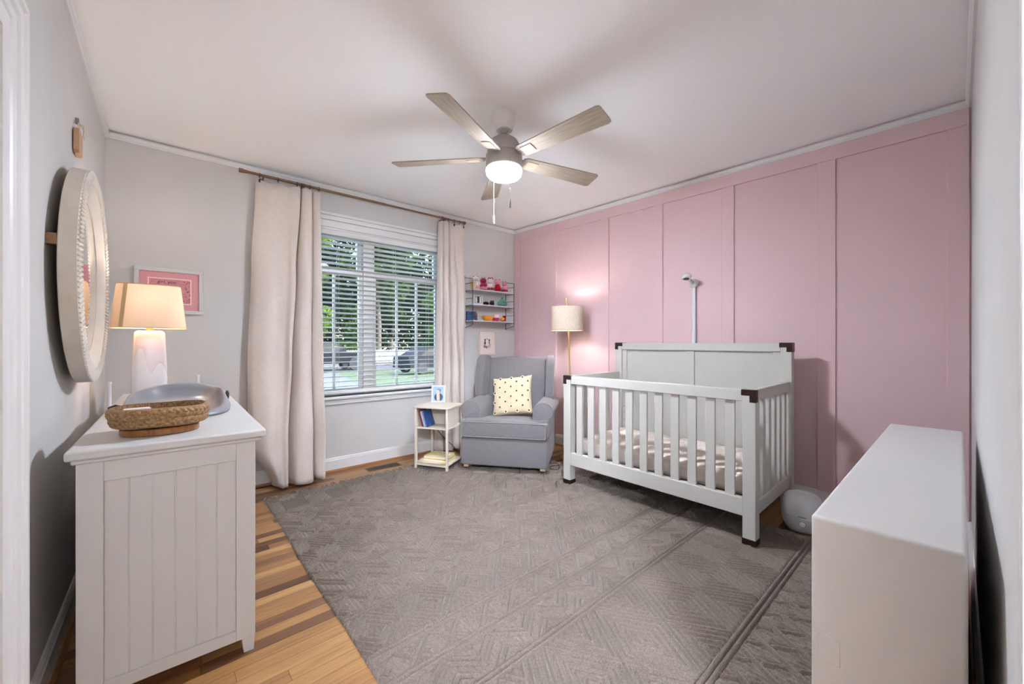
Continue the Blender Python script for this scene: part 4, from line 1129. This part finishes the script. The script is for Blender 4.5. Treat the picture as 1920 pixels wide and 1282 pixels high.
# pillow on the chair
def chairpt(x, y, z):
    return Vector((2.200+x*math.cos(CR)-y*math.sin(CR), 2.598+x*math.sin(CR)+y*math.cos(CR), RUGZ+z))
pl = thing('pillow', 'cream square pillow with brown dotted tufts propped on the armchair', 'pillow', chairpt(.010, .375, .420), rot=(math.radians(-27), math.radians(-7), CR-.02))
def pill(u, v):  # u,v in -1..1 -> local x, z and half thickness
    h = .20
    c = 1-.075*(1-abs(u)**2.2)*abs(v)**6; d = 1-.075*(1-abs(v)**2.2)*abs(u)**6
    x = u*h*d; z = v*h*c+h
    t = .058*(max(0, (1-u**4))*max(0, (1-v**4)))**.55+.003
    return x, z, t
bm = BM(); N = 28; F = []; Bk = []
for j in range(N+1):
    rf = []; rb = []
    for i in range(N+1):
        u, v = -1+2*i/N, -1+2*j/N; x, z, t = pill(u, v)
        wr_ = .003*math.sin(9*u+4*v)*math.sin(7*v-3*u)*(1-u*u)*(1-v*v)+.002*math.sin(17*u*v+5*u)
        rf.append(bm.verts.new((x, -t+wr_, z))); rb.append(rf[-1] if i in (0, N) or j in (0, N) else bm.verts.new((x, t*.75, z)))
    F.append(rf); Bk.append(rb)
for G, fl in ((F, 0), (Bk, 1)):
    for a, b in zip(G, G[1:]):
        for i in range(N):
            f = [a[i], a[i+1], b[i+1], b[i]]
            try: bm.faces.new(f[::-1] if fl else f)
            except ValueError: pass
obj('cover', bm, M['cushion'], pl, smooth=180)
k_ = 0
for j in range(8):
    for i in range(4):
        u = -.84+i*.56+(.28 if j % 2 else 0); v = -.86+j*.245
        if abs(u) > .95: continue
        x, z, t = pill(u, v)
        bm = BM(); ball(bm, (x, -t-.001, z), .019, (1, .28, 1), 12, 7); tf = obj('tuft', bm, M['tuft'], pl, smooth=70)
        bm = BM(); ball(bm, (x, -t-.006, z), .0092, (1, .45, 1), 10, 6); obj('dot', bm, M['dot'], tf, smooth=70)

# ------------------------------------------------------------------ floor lamp
fl = thing('floor_lamp', 'slim brass floor lamp with white drum shade behind the armchair', 'lamp', (3.0, 2.50, 0))
bm = BM(); lathe(bm, [(.115, 0), (.118, .004), (.118, .012), (.110, .018), (.02, .022), (.012, .035)], 40); obj('base', bm, M['brass'], fl, smooth=40)
bm = BM(); tube(bm, [(0, 0, .02), (0, .02, .60), (0, .045, 1.18), (0, .058, 1.42), (0, .066, 1.50)], .0085, 12); obj('pole', bm, M['brass'], fl, smooth=60)
bm = BM(); tube(bm, [(0, .066, 1.49), (.0, .072, 1.53), (0, .078, 1.555)], [.006, .0085, .006], 10); ball(bm, (0, .079, 1.562), .009); obj('finial', bm, M['brass'], fl, smooth=60)
bm = BM(); R_ = .155
loft(bm, [[(R_*math.cos(2*PI*i/64), .066+R_*math.sin(2*PI*i/64), z) for i in range(64)] for z in (1.248, 1.30, 1.43, 1.482)], cap=False); fs = obj('lamp_shade', bm, M['shadel'], fl, smooth=60)
for z in (1.248, 1.482):
    bm = BM(); tube(bm, [(R_*math.cos(2*PI*i/48), .066+R_*math.sin(2*PI*i/48), z) for i in range(48)], .0024, 5, closed=True); obj('shade_rim', bm, M['brass'], fs, smooth=60)
bm = BM()
for a in (0, 120, 240): rod(bm, (0, .066, 1.47), (R_*math.cos(math.radians(a)), .066+R_*math.sin(math.radians(a)), 1.47), .002, 6)
obj('spider', bm, M['brass'], fs, smooth=60)
bm = BM(); P = [(2.66, 2.37, .022), (2.60, 2.33, .022), (2.57, 2.39, .022), (2.63, 2.43, .024), (2.70, 2.40, .022), (2.72, 2.46, .022), (2.68, 2.49, .026), (2.72, 2.53, .022), (2.80, 2.56, .006), (2.88, 2.53, .004), (2.93, 2.52, .02)]
tube(bm, catmull(P, 8), .0028, 6); tag(obj('power_cord', bm, M['black'], smooth=60), 'looped dark lamp cord lying on the rug beside the armchair', 'cord')

# ------------------------------------------------------------------ crib
cb = thing('crib', 'white wooden slatted baby crib with tall headboard and dark bronze corners', 'crib', (2.42, 1.42, RUGZ), math.radians(.5))
W_ = M['crib']; PW = .066; YE = .682
def cpart(name, *b, bevel=.003, m=W_, parent=cb): return obj(name, bx(*b), m, parent, bevel=bevel)
for s in (-1, 1):
    y0, y1 = (-YE, -YE+PW) if s < 0 else (YE-PW, YE)
    cpart('post', 0, PW, y0, y1, .0, .852)
    cpart('post', .728, .790, y0, y1, -.0145, 1.112)
cpart('top_rail', .008, .052, -YE+PW, YE-PW, .788, .852); cpart('bottom_rail', .008, .052, -YE+PW, YE-PW, .148, .246)
for k in range(11):
    y = -.543+1.086*k/10; cpart('slat', .022, .040, y-.0265, y+.0265, .240, .792, bevel=.002)
cpart('headboard_rail', .732, .784, -YE+PW, YE-PW, 1.052, 1.112)
cpart('headboard_panel', .752, .770, -YE+PW, YE-PW, .20, 1.056, bevel=.0)
cpart('stile', .742, .780, -.032, .032, .20, 1.056, bevel=.002)
for s in (-1, 1): cpart('stile', .742, .780, *(sorted((s*(YE-PW), s*(YE-PW-.045)))), .20, 1.056, bevel=.002)
cpart('headboard_bottom_rail', .735, .784, -YE+PW, YE-PW, .13, .215)
for s in (-1, 1):
    yy = sorted((s*(YE-.050), s*(YE-.012))); yi = sorted((s*(YE-.040), s*(YE-.022)))
    cpart('side_rail', PW, .728, yy[0], yy[1], .788, .852); cpart('side_rail', PW, .728, yy[0], yy[1], .148, .226)
    for k in range(6): x = PW+(.728-PW)*(k+.5)/6; cpart('side_slat', x-.024, x+.024, yi[0], yi[1], .220, .792, bevel=.002)
    # bronze corner brackets and feet
    yo = s*YE; e = .0022
    def L3(x0, x1, zt, leg):
        bm = BM(); yA, yB = sorted((yo+s*e, yo-s*(PW+.006)))
        box(bm, x0-e, x1+e, yA, yB, zt-.030, zt+e)          # top strip
        yA, yB = sorted((yo+s*e, yo-s*.030)); box(bm, x0-e, x1+e, yA, yB, zt-leg, zt-.030)
        return bm
    obj('corner_bracket', L3(0, PW*.5, .852, .066), M['bronze'], cb, bevel=.001, seg=1)
    obj('corner_bracket', L3(.728, .790, 1.112, .060), M['bronze'], cb, bevel=.001, seg=1)
    y0, y1 = sorted((yo+s*e, yo-s*(PW+e)))
    obj('foot_cap', bx(-e, PW+e, y0, y1, -.0005, .032), M['bronze'], cb, bevel=.001, seg=1)
    for z in (.30, .36, .42):
        bm = BM(); lathe(bm, [(.005, -.001), (.005, .003)], 10); obj('bolt', bm, M['greyplastic'], cb, loc=(.752-.01, s*(YE-PW-.02), z+.12), rot=(0, -PI/2, 0))
bm = BM(); box(bm, .075, .715, -.600, .600, .214, .226)
for k in range(9): box(bm, .07, .72, -.60+.15*k-.006, -.60+.15*k+.006, .200, .214)
obj('mattress_support', bm, M['blackm'], cb)
mt = thing('mattress', 'crib mattress in a wrinkled cream fitted sheet inside the white crib', 'mattress', (2.42, 1.42, RUGZ+.228), math.radians(.5))
bm = rbox(.078, .718, -.604, .604, 0, .130, .035, .006, 14)
bmesh.ops.subdivide_edges(bm, edges=[e for e in bm.edges if e.calc_length() > .03], cuts=1, use_grid_fill=True)
for v in bm.verts:
    x, y, z = v.co
    if z > .01:
        w_ = .0035*math.sin(21*y+9*x+3*math.sin(11*x))+.003*math.sin(37*y-14*x+2*math.sin(9*y)); v.co.z += w_*.8; v.co.x += .003*math.sin(26*y+7*z)
obj('fitted_sheet', bm, M['sheet'], mt, smooth=70, sub=1)

# ------------------------------------------------------------------ baby monitor on the pink wall
my = 1.478; mx_, _, _ = on_pink(my, 0, 0); ma = math.atan2(-(LC-LB).x, (LB-LC).y)*-1
bmn = thing('baby_monitor', 'white baby monitor camera on a tall wall pole above the crib', 'monitor', (mx_, my, 0), math.atan2((LC-LB).y, (LC-LB).x)+PI/2)
# local -x points into the room
bm = BM(); loft(bm, [superell(.011, .016, 6, 16, .62, -.0125), superell(.011, .016, 6, 16, 1.60, -.0125)]); obj('wall_pole', bm, M['plastic'], bmn, smooth=50)
bm = BM(); lathe(bm, [(.030, 0), (.038, .004), (.038, .034), (.030, .044), (.012, .047)], 28); obj('mount', bm, M['plastic'], bmn, smooth=50, loc=(-.001, 0, 1.625), rot=(0, -PI/2, 0))
bm = BM(); tube(bm, [(-.035, 0, 1.625), (-.07, .004, 1.640), (-.11, .006, 1.655)], [.014, .013, .015], 12); obj('arm', bm, M['plastic'], bmn, smooth=60)
bm = BM(); lathe(bm, [(.010, .022), (.030, .020), (.038, .010), (.038, -.006), (.032, -.014), (.024, -.016)], 28); hd = obj('camera_head', bm, M['plastic'], bmn, smooth=50, loc=(-.145, .008, 1.662), rot=(math.radians(-6), math.radians(16), 0))
bm = BM(); lathe(bm, [(.023, -.0155), (.021, -.018), (.008, -.019)], 24); obj('lens', bm, mat('dark camera lens', '#2a1718', .1, var=.05, vscale=20), hd, smooth=50)

# ------------------------------------------------------------------ humidifier
hm = thing('humidifier', 'round white humidifier on the wood floor beside the crib', 'humidifier', (2.905, .632, .0005), math.radians(192))
bm = BM(); lathe(bm, [(.050, 0), (.070, .003), (.086, .020), (.100, .052), (.106, .085), (.1065, .098)], 40); obj('base', bm, M['plastic'], hm, smooth=60)
bm = BM(); lathe(bm, [(.1060, .0995), (.1065, .125), (.101, .165), (.092, .195), (.078, .213), (.060, .221), (.02, .224)], 40); tk = obj('tank', bm, M['plastic'], hm, smooth=60)
bm = BM(); lathe(bm, [(.030, .2225), (.030, .226), (.022, .228), (.018, .226)], 24); obj('mist_nozzle', bm, M['plastic'], tk, smooth=50)
def hum_ring(a, z, r0, r1, m, name, par):
    # ring lying on the side of the round base, facing outward at angle a
    bm = BM(); lathe(bm, [(r0, 0), (r0, .004), (r1, .004), (r1, 0)], 24); R = .1045 if z > .05 else .098
    return obj(name, bm, m, par, smooth=40, loc=(R*math.cos(a), R*math.sin(a), z), rot=(0, PI/2-.10, a))
hum_ring(0, .068, .018, .001, M['greyplastic'], 'dial_ring', hm)
bm = BM(); lathe(bm, [(.0155, 0), (.0150, .009), (.012, .011)], 24); obj('dial', bm, M['plastic'], hm, smooth=40, loc=(.1035, 0, .068), rot=(0, PI/2-.10, 0))
text('ON', .012, M['greyplastic'], hm, (.0995, 0, .040), (PI/2-.30, 0, PI/2)); text('OFF', .012, M['greyplastic'], hm, (.0945, 0, .028), (PI/2-.38, 0, PI/2))
obj('logo_bar', bx(.104, .1073, -.020, .020, .106, .112), M['greyplastic'], tk)

# ------------------------------------------------------------------ low white cabinet in the front right corner
cbx = thing('cabinet', 'low plain white cabinet with rounded edges along the near right wall', 'cabinet', (1.078, -.010, 0))
CL, CD_, CHh = 1.495, .229, .75
bm = bx(0, CL, 0, CD_, .0, CHh); obj('body', bm, M['cab'], cbx, bevel=.008, seg=4)
for k in range(3):
    d = obj('door', bx(.030+k*(CL-.06)/3, .026+(k+1)*(CL-.06)/3, CD_-.001, CD_+.0035, .06, CHh-.03), M['cab'], cbx, bevel=.001, seg=1)
bm = BM(); L = []
for xx_, i_ in ((.001, 0), (-.0022, .001)):
    L.append([(xx_, yy, zz) for yy, zz in ((.178+i_, .440+i_), (.217-i_, .440+i_), (.217-i_, .492), (.212, .500-i_), (.188, .500-i_), (.178+i_, .496))])
loft(bm, L); obj('cover_plate', bm, M['cab'], cbx, bevel=.0008, seg=1)

# ------------------------------------------------------------------ ceiling fan
FCX, FCY = 1.558, 1.829
fn = thing('ceiling_fan', 'five blade weathered oak ceiling fan with a lit round bowl lamp', 'ceiling fan', (FCX, FCY, 0))
bm = BM(); lathe(bm, [(.072, CE-.0005), (.074, CE-.012), (.070, CE-.03), (.052, CE-.095), (.047, CE-.102), (.030, CE-.104)], 36); obj('canopy', bm, M['fanwhite'], fn, smooth=40)
bm = BM(); ball(bm, (0, 0, CE-.098), .028, (1, 1, .8)); rod(bm, (0, 0, CE-.10), (0, 0, 2.34), .0135, 16); obj('downrod', bm, M['fanmetal'], fn, smooth=60)
bm = BM(); lathe(bm, [(.020, 2.375), (.050, 2.366), (.080, 2.345), (.097, 2.315), (.100, 2.285), (.098, 2.268), (.094, 2.264)], 40); obj('motor_dome', bm, M['fanmetal'], fn, smooth=50)
bm = BM(); lathe(bm, [(.092, 2.264), (.100, 2.258)], 40); lathe(bm, [(.106, 2.262), (.110, 2.256), (.110, 2.185), (.106, 2.178), (.10, 2.178)], 44); obj('light_housing', bm, M['fanmetal'], fn, smooth=40)
def lit_mat(name, color, strength, zr=None):
    """glowing glass of the fan lamp and of the added hall fill light"""
    m = bpy.data.materials.new(name); m.use_nodes = True; t = NT(m); b = t.n['Principled BSDF']
    tc = t.new('ShaderNodeTexCoord'); n = t.new('ShaderNodeTexNoise'); n.inputs['Scale'].default_value = 9; t.link(tc.outputs['Object'], n.inputs[0])
    c = lin(color); t.link(t.ramp(n.outputs[0], [(.3, tuple(x*.97 for x in c)), (.7, c)]), b.inputs['Emission Color'])
    b.inputs['Base Color'].default_value = (*c, 1); b.inputs['Emission Strength'].default_value = strength; b.inputs['Roughness'].default_value = .3
    if zr:
        sp = t.new('ShaderNodeSeparateXYZ'); t.link(tc.outputs['Object'], sp.inputs[0])
        mr = t.new('ShaderNodeMapRange'); t.link(sp.outputs[2], mr.inputs[0])
        for i, v in enumerate((zr[0], zr[1], strength, strength*.03)): mr.inputs[i+1].default_value = v
        t.link(mr.outputs[0], b.inputs['Emission Strength'])
    return m
bowlm = lit_mat('lit opal glass', '#e6efff', 172, (2.140, 2.156))
bm = BM(); lathe(bm, [(.104, 2.177), (.110, 2.172), (.109, 2.160), (.104, 2.143), (.090, 2.128), (.062, 2.119), (.02, 2.115), (.001, 2.1148)], 44, cap=False); obj('light_bowl', bm, bowlm, fn, smooth=70)
BA0 = -156.7; BZ = 2.243
for k in range(5):
    a = math.radians(BA0+72*k)
    bm = BM(); out = []
    r0, r1 = .125, .690; w0, w1 = .048, .066
    P = [(r0, -w0*.8), (r0+.02, -w0), (r1-.02, -w1), (r1-.004, -w1+.006), (r1, -w1+.02), (r1, w1-.02), (r1-.004, w1-.006), (r1-.02, w1), (r0+.02, w0), (r0, w0*.8)]
    loft(bm, [[(x, y, -.0035) for x, y in P], [(x, y, .0035) for x, y in P]])
    b = obj('blade', bm, M['blade'], fn, loc=(0, 0, BZ), rot=(math.radians(-12), 0, 0))
    b.rotation_mode = 'QUATERNION'
    b.rotation_quaternion = (Matrix.Rotation(a, 4, 'Z') @ Matrix.Rotation(math.radians(-13), 4, 'X')).to_quaternion()
    obj('inlay_plate', bx(.150, .232, -.030, .030, -.0075, -.0036), M['bladeplate'], b, bevel=.002, seg=1)
    bm = BM(); box(bm, .085, .150, -.020, .020, -.002, .0036+.004); obj('blade_iron', bm, M['fanmetal'], b, bevel=.002, seg=1)
fw2 = Vector((math.cos(YAW), math.sin(YAW))); rt2 = Vector((math.sin(YAW), -math.cos(YAW)))
for du, dv, zb_, mm in ((-.066, .100, 1.876, M['fanmetal']), (.036, -.112, 1.905, M['fanmetal'])):
    p = fw2*dv+rt2*du
    bm = BM(); rod(bm, (p.x, p.y, 2.225), (p.x, p.y, zb_+.05), .0009, 6)
    for i in range(3): ball(bm, (p.x, p.y, zb_+.05+.06*i), .0028, u=8, v=6)
    pc = obj('pull_chain', bm, M['greyplastic'], fn, smooth=60)
    bm = BM(); lathe(bm, [(.003, .052), (.0045, .046), (.006, .004), (.004, 0)], 12, (p.x, p.y, zb_)); obj('fob', bm, mm, pc, smooth=50)

# ------------------------------------------------------------------ outside the window
GZ = -.62
def simple(name, color, **k): return mat(name, color, .85, **k)
bm = BM(); v = [bm.verts.new(p) for p in ((-30, 3.9, GZ), (60, 3.9, GZ), (60, 24.0, GZ), (-30, 24.0, GZ))]; bm.faces.new(v)
struct('lawn', bm, simple('grass', '#2c3b16', bump=1., bscale=30, var=.35, vscale=9))
bm = BM(); v = [bm.verts.new(p) for p in ((-30, 24.0, GZ-.02), (60, 24.0, GZ-.02), (60, 31.5, GZ-.02), (-30, 31.5, GZ-.02))]; bm.faces.new(v)
struct('street', bm, simple('asphalt', '#353537', var=.1, vscale=3))
bm = BM(); v = [bm.verts.new(p) for p in ((-30, 31.5, GZ), (60, 31.5, GZ), (60, 80, GZ), (-30, 80, GZ))]; bm.faces.new(v)
struct('verge', bm, simple('leaf litter', '#382f26', var=.3, vscale=4))
bm = BM(); v = [bm.verts.new(p) for p in ((2.0, 4.2, GZ+.01), (3.8, 4.2, GZ+.01), (5.6, 13.5, GZ+.01), (7.6, 24.0, GZ+.01), (4.4, 24.0, GZ+.01), (3.4, 13.5, GZ+.01))]; bm.faces.new(v)
struct('driveway', bm, simple('pale concrete', '#3f4042', var=.06, vscale=2))
# white picket fence beyond the street
pf_ = thing('picket_fence', 'long white picket fence beyond the street, seen through the blind', 'fence', (14, 32.5, GZ))
bm = BM()
for k in range(140):
    x = -8.4+k*.14; s_ = 0
    loft(bm, [[(x-.045, -.012, .06), (x+.045, -.012, .06), (x+.045, -.012, 1.05), (x, -.012, 1.16), (x-.045, -.012, 1.05)], [(x-.045, .012, .06), (x+.045, .012, .06), (x+.045, .012, 1.05), (x, .012, 1.16), (x-.045, .012, 1.05)]])
obj('picket_panel', bm, M['trim'], pf_)
bm = BM()
for z in (.30, .85): box(bm, -8.5, 11.3, .013, .05, z, z+.08)
obj('rail', bm, M['trim'], pf_)
# vehicles: side profile lofted across the width, wheels, glass
def vehicle(name, label, cat, loc, rz, prof, glassp, width, paint, wheels, wr=.36):
    t = thing(name, label, cat, loc, rz)
    bm = BM(); h = width/2; loops = []
    for y, k in ((-h, .94), (-h+.10, 1), (h-.10, 1), (h, .94)):
        loops.append([(x*(.995 if k < 1 else 1), y*(1 if z < .95 else .88), .30+(z-.30)*(k if z > .95 else 1)) for x, z in prof])
    loft(bm, loops); obj('body', bm, paint, t, bevel=.03, seg=2)
    for s in (-1, 1):
        bm = BM(); yy = s*(h*.91); loft(bm, [[(x, yy-.02*s, z) for x, z in glassp], [(x, yy+.012*s, z) for x, z in glassp]]); obj('side_window', bm, mat('dark car glass', '#22282e', .08, var=.05, vscale=3), t)
        for x in wheels:
            bm = BM(); lathe(bm, [(wr*.55, -.10), (wr*.95, -.11), (wr, -.08), (wr, .08), (wr*.95, .11), (wr*.6, .10)], 26); w_ = obj('wheel', bm, simple('tyre rubber', '#26262a', var=.1, vscale=9), t, smooth=40, loc=(x, s*(h-.10), wr), rot=(PI/2, 0, 0))
            bm = BM(); lathe(bm, [(wr*.58, -.112), (wr*.5, -.118), (.06, -.10), (.01, -.105)] if s < 0 else [(wr*.58, .112), (wr*.5, .118), (.06, .10), (.01, .105)], 20); obj('hub', bm, M['fanmetal'], w_, smooth=40)
    return t
truckp = [(-2.7, .45), (2.7, .45), (2.75, .95), (2.6, 1.12), (1.35, 1.18), (.75, 1.78), (-.9, 1.80), (-1.05, 1.18), (-2.7, 1.18)]
vehicle('pickup_truck', 'black pickup truck on the street outside, at the curtain side of the window', 'truck', (7.6, 26.6, GZ-.02), .02, truckp, [(1.15, 1.20), (.68, 1.68), (-.82, 1.70), (-.92, 1.20)], 1.95, mat('black car paint', '#111216', .6, var=.05, vscale=3, spec=.08), (-1.7, 1.75), .40)
carp = [(-2.2, .35), (2.2, .35), (2.25, .72), (1.95, .92), (1.1, 1.0), (.45, 1.42), (-1.0, 1.44), (-1.75, 1.05), (-2.2, .98)]
vehicle('car', 'dark grey car parked in the street, seen through the blind beside the curtain', 'car', (12.1, 20.6, GZ+.005), .10, carp, [(.95, 1.02), (.42, 1.36), (-.95, 1.38), (-1.5, 1.05)], 1.8, mat('charcoal car paint', '#1c1d22', .6, var=.05, vscale=3, spec=.08), (-1.4, 1.4), .33)
# trees
leafm = []
for nm, c in (('bright', '#56702c'), ('mid', '#364c24'), ('dark', '#1e2e1b')):
    leafm.append(shade_mat(nm+' leaves', c, .35, 6, .3))
bark = mat('grey bark', '#5d5347', .9, bump=1., bscale=8, var=.3, vscale=5)
tr = random.Random(11)
def tree(label, x, y, h, cr, mi_, n=6500, low=.10, leaf=.21):
    t = thing('tree', label, 'tree', (x, y, GZ), group=None)
    bm = BM(); tube(bm, [(0, 0, 0), (.1, .05, h*.25), (-.05, .1, h*.55), (.05, 0, h*.85)], [.28, .22, .14, .05], 9)
    for k in range(5):
        a = tr.uniform(0, 2*PI); z = h*tr.uniform(.3, .6); tube(bm, [(0, 0, z), (cr*.4*math.cos(a), cr*.4*math.sin(a), z+h*.14), (cr*.75*math.cos(a), cr*.75*math.sin(a), z+h*.2)], [.10, .06, .02], 6)
    obj('trunk', bm, bark, t, smooth=60)
    cl = [(tr.uniform(-1, 1)*cr*.7, tr.uniform(-1, 1)*cr*.7, h*tr.uniform(low+.08, .93)) for _ in range(26)]
    V = []; F_ = []
    for k in range(n):
        c = tr.choice(cl); d = Vector((tr.gauss(0, 1), tr.gauss(0, 1), tr.gauss(0, 1))).normalized()*tr.uniform(.55, 1.0)*cr*.42
        p = Vector(c)+Vector((d.x, d.y, d.z*.75)); s = leaf*tr.uniform(.7, 1.5)
        a1 = Vector((tr.gauss(0, 1), tr.gauss(0, 1), tr.gauss(0, .6))).normalized(); a2 = a1.cross(Vector((tr.gauss(0, 1), tr.gauss(0, 1), tr.gauss(0, 1)))).normalized()
        i = len(V); V += [tuple(p-a1*s), tuple(p+a2*s*.5), tuple(p+a1*s), tuple(p-a2*s*.5)]; F_.append((i, i+1, i+2, i+3))
    obj('foliage', (V, [], F_), leafm[mi_], t)
tree('tall bright green tree across the street at the curtain side of the window', 8.2, 36.6, 11.5, 3.1, 0)
tree('mid green tree behind the fence, in the middle of the window', 15.6, 36.8, 13.5, 3.2, 1)
tree('broad tree at the side-table end of the blind', 23.2, 36.4, 13.5, 3.3, 1)
tree('dark tall tree behind the fence, seen beside the window mullion', 12.2, 44.6, 15.5, 3.6, 2)
tree('very tall dark tree behind the mid green one', 20.6, 45.0, 16.5, 3.6, 2)
tree('small bright tree in front of the picket fence end', 18.6, 29.6, 6.6, 1.9, 0, 3600, .22, .15)
V = []; F_ = []
for k in range(30000):
    x = tr.uniform(8, 42); y = 54+tr.uniform(0, 3); top = 15+3.5*math.sin(x*.55)+1.6*math.sin(x*1.7+1); z = top*tr.random()**.8; s = .30*tr.uniform(.6, 1.5)
    p = Vector((x, y, z)); a1 = Vector((tr.gauss(0, 1), tr.gauss(0, 1), tr.gauss(0, .6))).normalized(); a2 = a1.cross(Vector((tr.gauss(0, 1), tr.gauss(0, 1), tr.gauss(0, 1)))).normalized()
    i = len(V); V += [tuple(p-a1*s), tuple(p+a2*s*.6), tuple(p+a1*s), tuple(p-a2*s*.6)]; F_.append((i, i+1, i+2, i+3))
tag(obj('treeline', (V, [], F_), leafm[2], loc=(0, 0, GZ)), 'dark wall of woodland far beyond the street and fence', 'trees', kind='stuff')
def bush(label, x, y, w, h, mi_, n=1500):
    V = []; F_ = []
    for k in range(n):
        u = tr.uniform(0, 2*PI); v = tr.uniform(0, 1)**.6; z = tr.uniform(.0, 1)
        rr_ = math.sqrt(max(0, 1-z*z*.9))*w*tr.uniform(.75, 1.0); p = Vector((rr_*math.cos(u), rr_*.7*math.sin(u), z*h)); s = .11*tr.uniform(.6, 1.4)
        a1 = Vector((tr.gauss(0, 1), tr.gauss(0, 1), tr.gauss(0, 1))).normalized(); a2 = a1.cross(Vector((tr.gauss(0, 1), tr.gauss(0, 1), tr.gauss(0, 1)))).normalized()
        i = len(V); V += [tuple(p-a1*s), tuple(p+a2*s*.5), tuple(p+a1*s), tuple(p-a2*s*.5)]; F_.append((i, i+1, i+2, i+3))
    t = thing('bush', label, 'bush', (x, y, GZ))
    obj('foliage', (V, [], F_), leafm[mi_], t)
    bm = BM(); tube(bm, [(0, 0, 0), (.05, 0, h*.5)], [.06, .03], 6); obj('stem', bm, bark, t)
bush('dark green bush behind the grey car outside', 15.0, 25.8, 1.9, 2.0, 2)
bush('low bush beyond the fence between the bright tree and the mid green one', 12.0, 35.4, 1.5, 1.9, 1)

# ------------------------------------------------------------------ light
def point(name, loc, power, color, r=.03):
    l = bpy.data.lights.new(name, 'POINT'); l.energy = power; l.color = lin(color); l.shadow_soft_size = r
    o = bpy.data.objects.new(name, l); COL.objects.link(o); o.location = loc; return o
point('table_lamp_light', (-.040, 2.95, ZT+.562), 2.1, '#ffffff', .02)
point('floor_lamp_light', (3.0, 2.57, 1.37), 3.4, '#ffffff', .03)
# added fill light in the unseen hall: emissive bowl shaped like a ceiling lamp
hl = thing('hall_fill_light', 'added fill light shaped as a ceiling lamp in the hall behind the doorway', 'lamp', (-.92, -1.65, 2.5))
bm = BM(); lathe(bm, [(.17, -.001), (.17, -.03), (.15, -.07), (.09, -.095), (.01, -.10)], 32, cap=False); obj('bowl', bm, lit_mat('hall fill glow', '#e6eeff', 340), hl, smooth=60)
bm = BM(); lathe(bm, [(.178, 0), (.178, -.018), (.165, -.018)], 32); obj('rim', bm, M['fanmetal'], hl, smooth=40)
sun = bpy.data.lights.new('sun', 'SUN'); sun.energy = .6; sun.angle = .03; sun.color = lin('#fff4e0')
so = bpy.data.objects.new('sun', sun); COL.objects.link(so); so.rotation_euler = (math.radians(48), 0, math.radians(35))
w = bpy.data.worlds.new('sky'); S.world = w; w.use_nodes = True
wn = w.node_tree; bg = wn.nodes['Background']
sky = wn.nodes.new('ShaderNodeTexSky'); sky.sky_type = 'NISHITA'; sky.sun_disc = False; sky.sun_elevation = math.radians(50); sky.sun_rotation = math.radians(120); sky.air_density = 1.0; sky.dust_density = 2.5
wn.links.new(sky.outputs[0], bg.inputs[0]); bg.inputs[1].default_value = .8

S.view_settings.view_transform = 'Standard'; S.view_settings.look = 'None'; S.view_settings.gamma = 1; S.view_settings.exposure = 1.80
S.view_settings.use_curve_mapping = False
S.cycles.max_bounces = 10; S.cycles.diffuse_bounces = 6; S.cycles.glossy_bounces = 3; S.cycles.transparent_max_bounces = 12; S.cycles.transmission_bounces = 6
S.cycles.use_denoising = True
S.cycles.sample_clamp_indirect = 10.
S.cycles.caustics_reflective = False; S.cycles.caustics_refractive = False
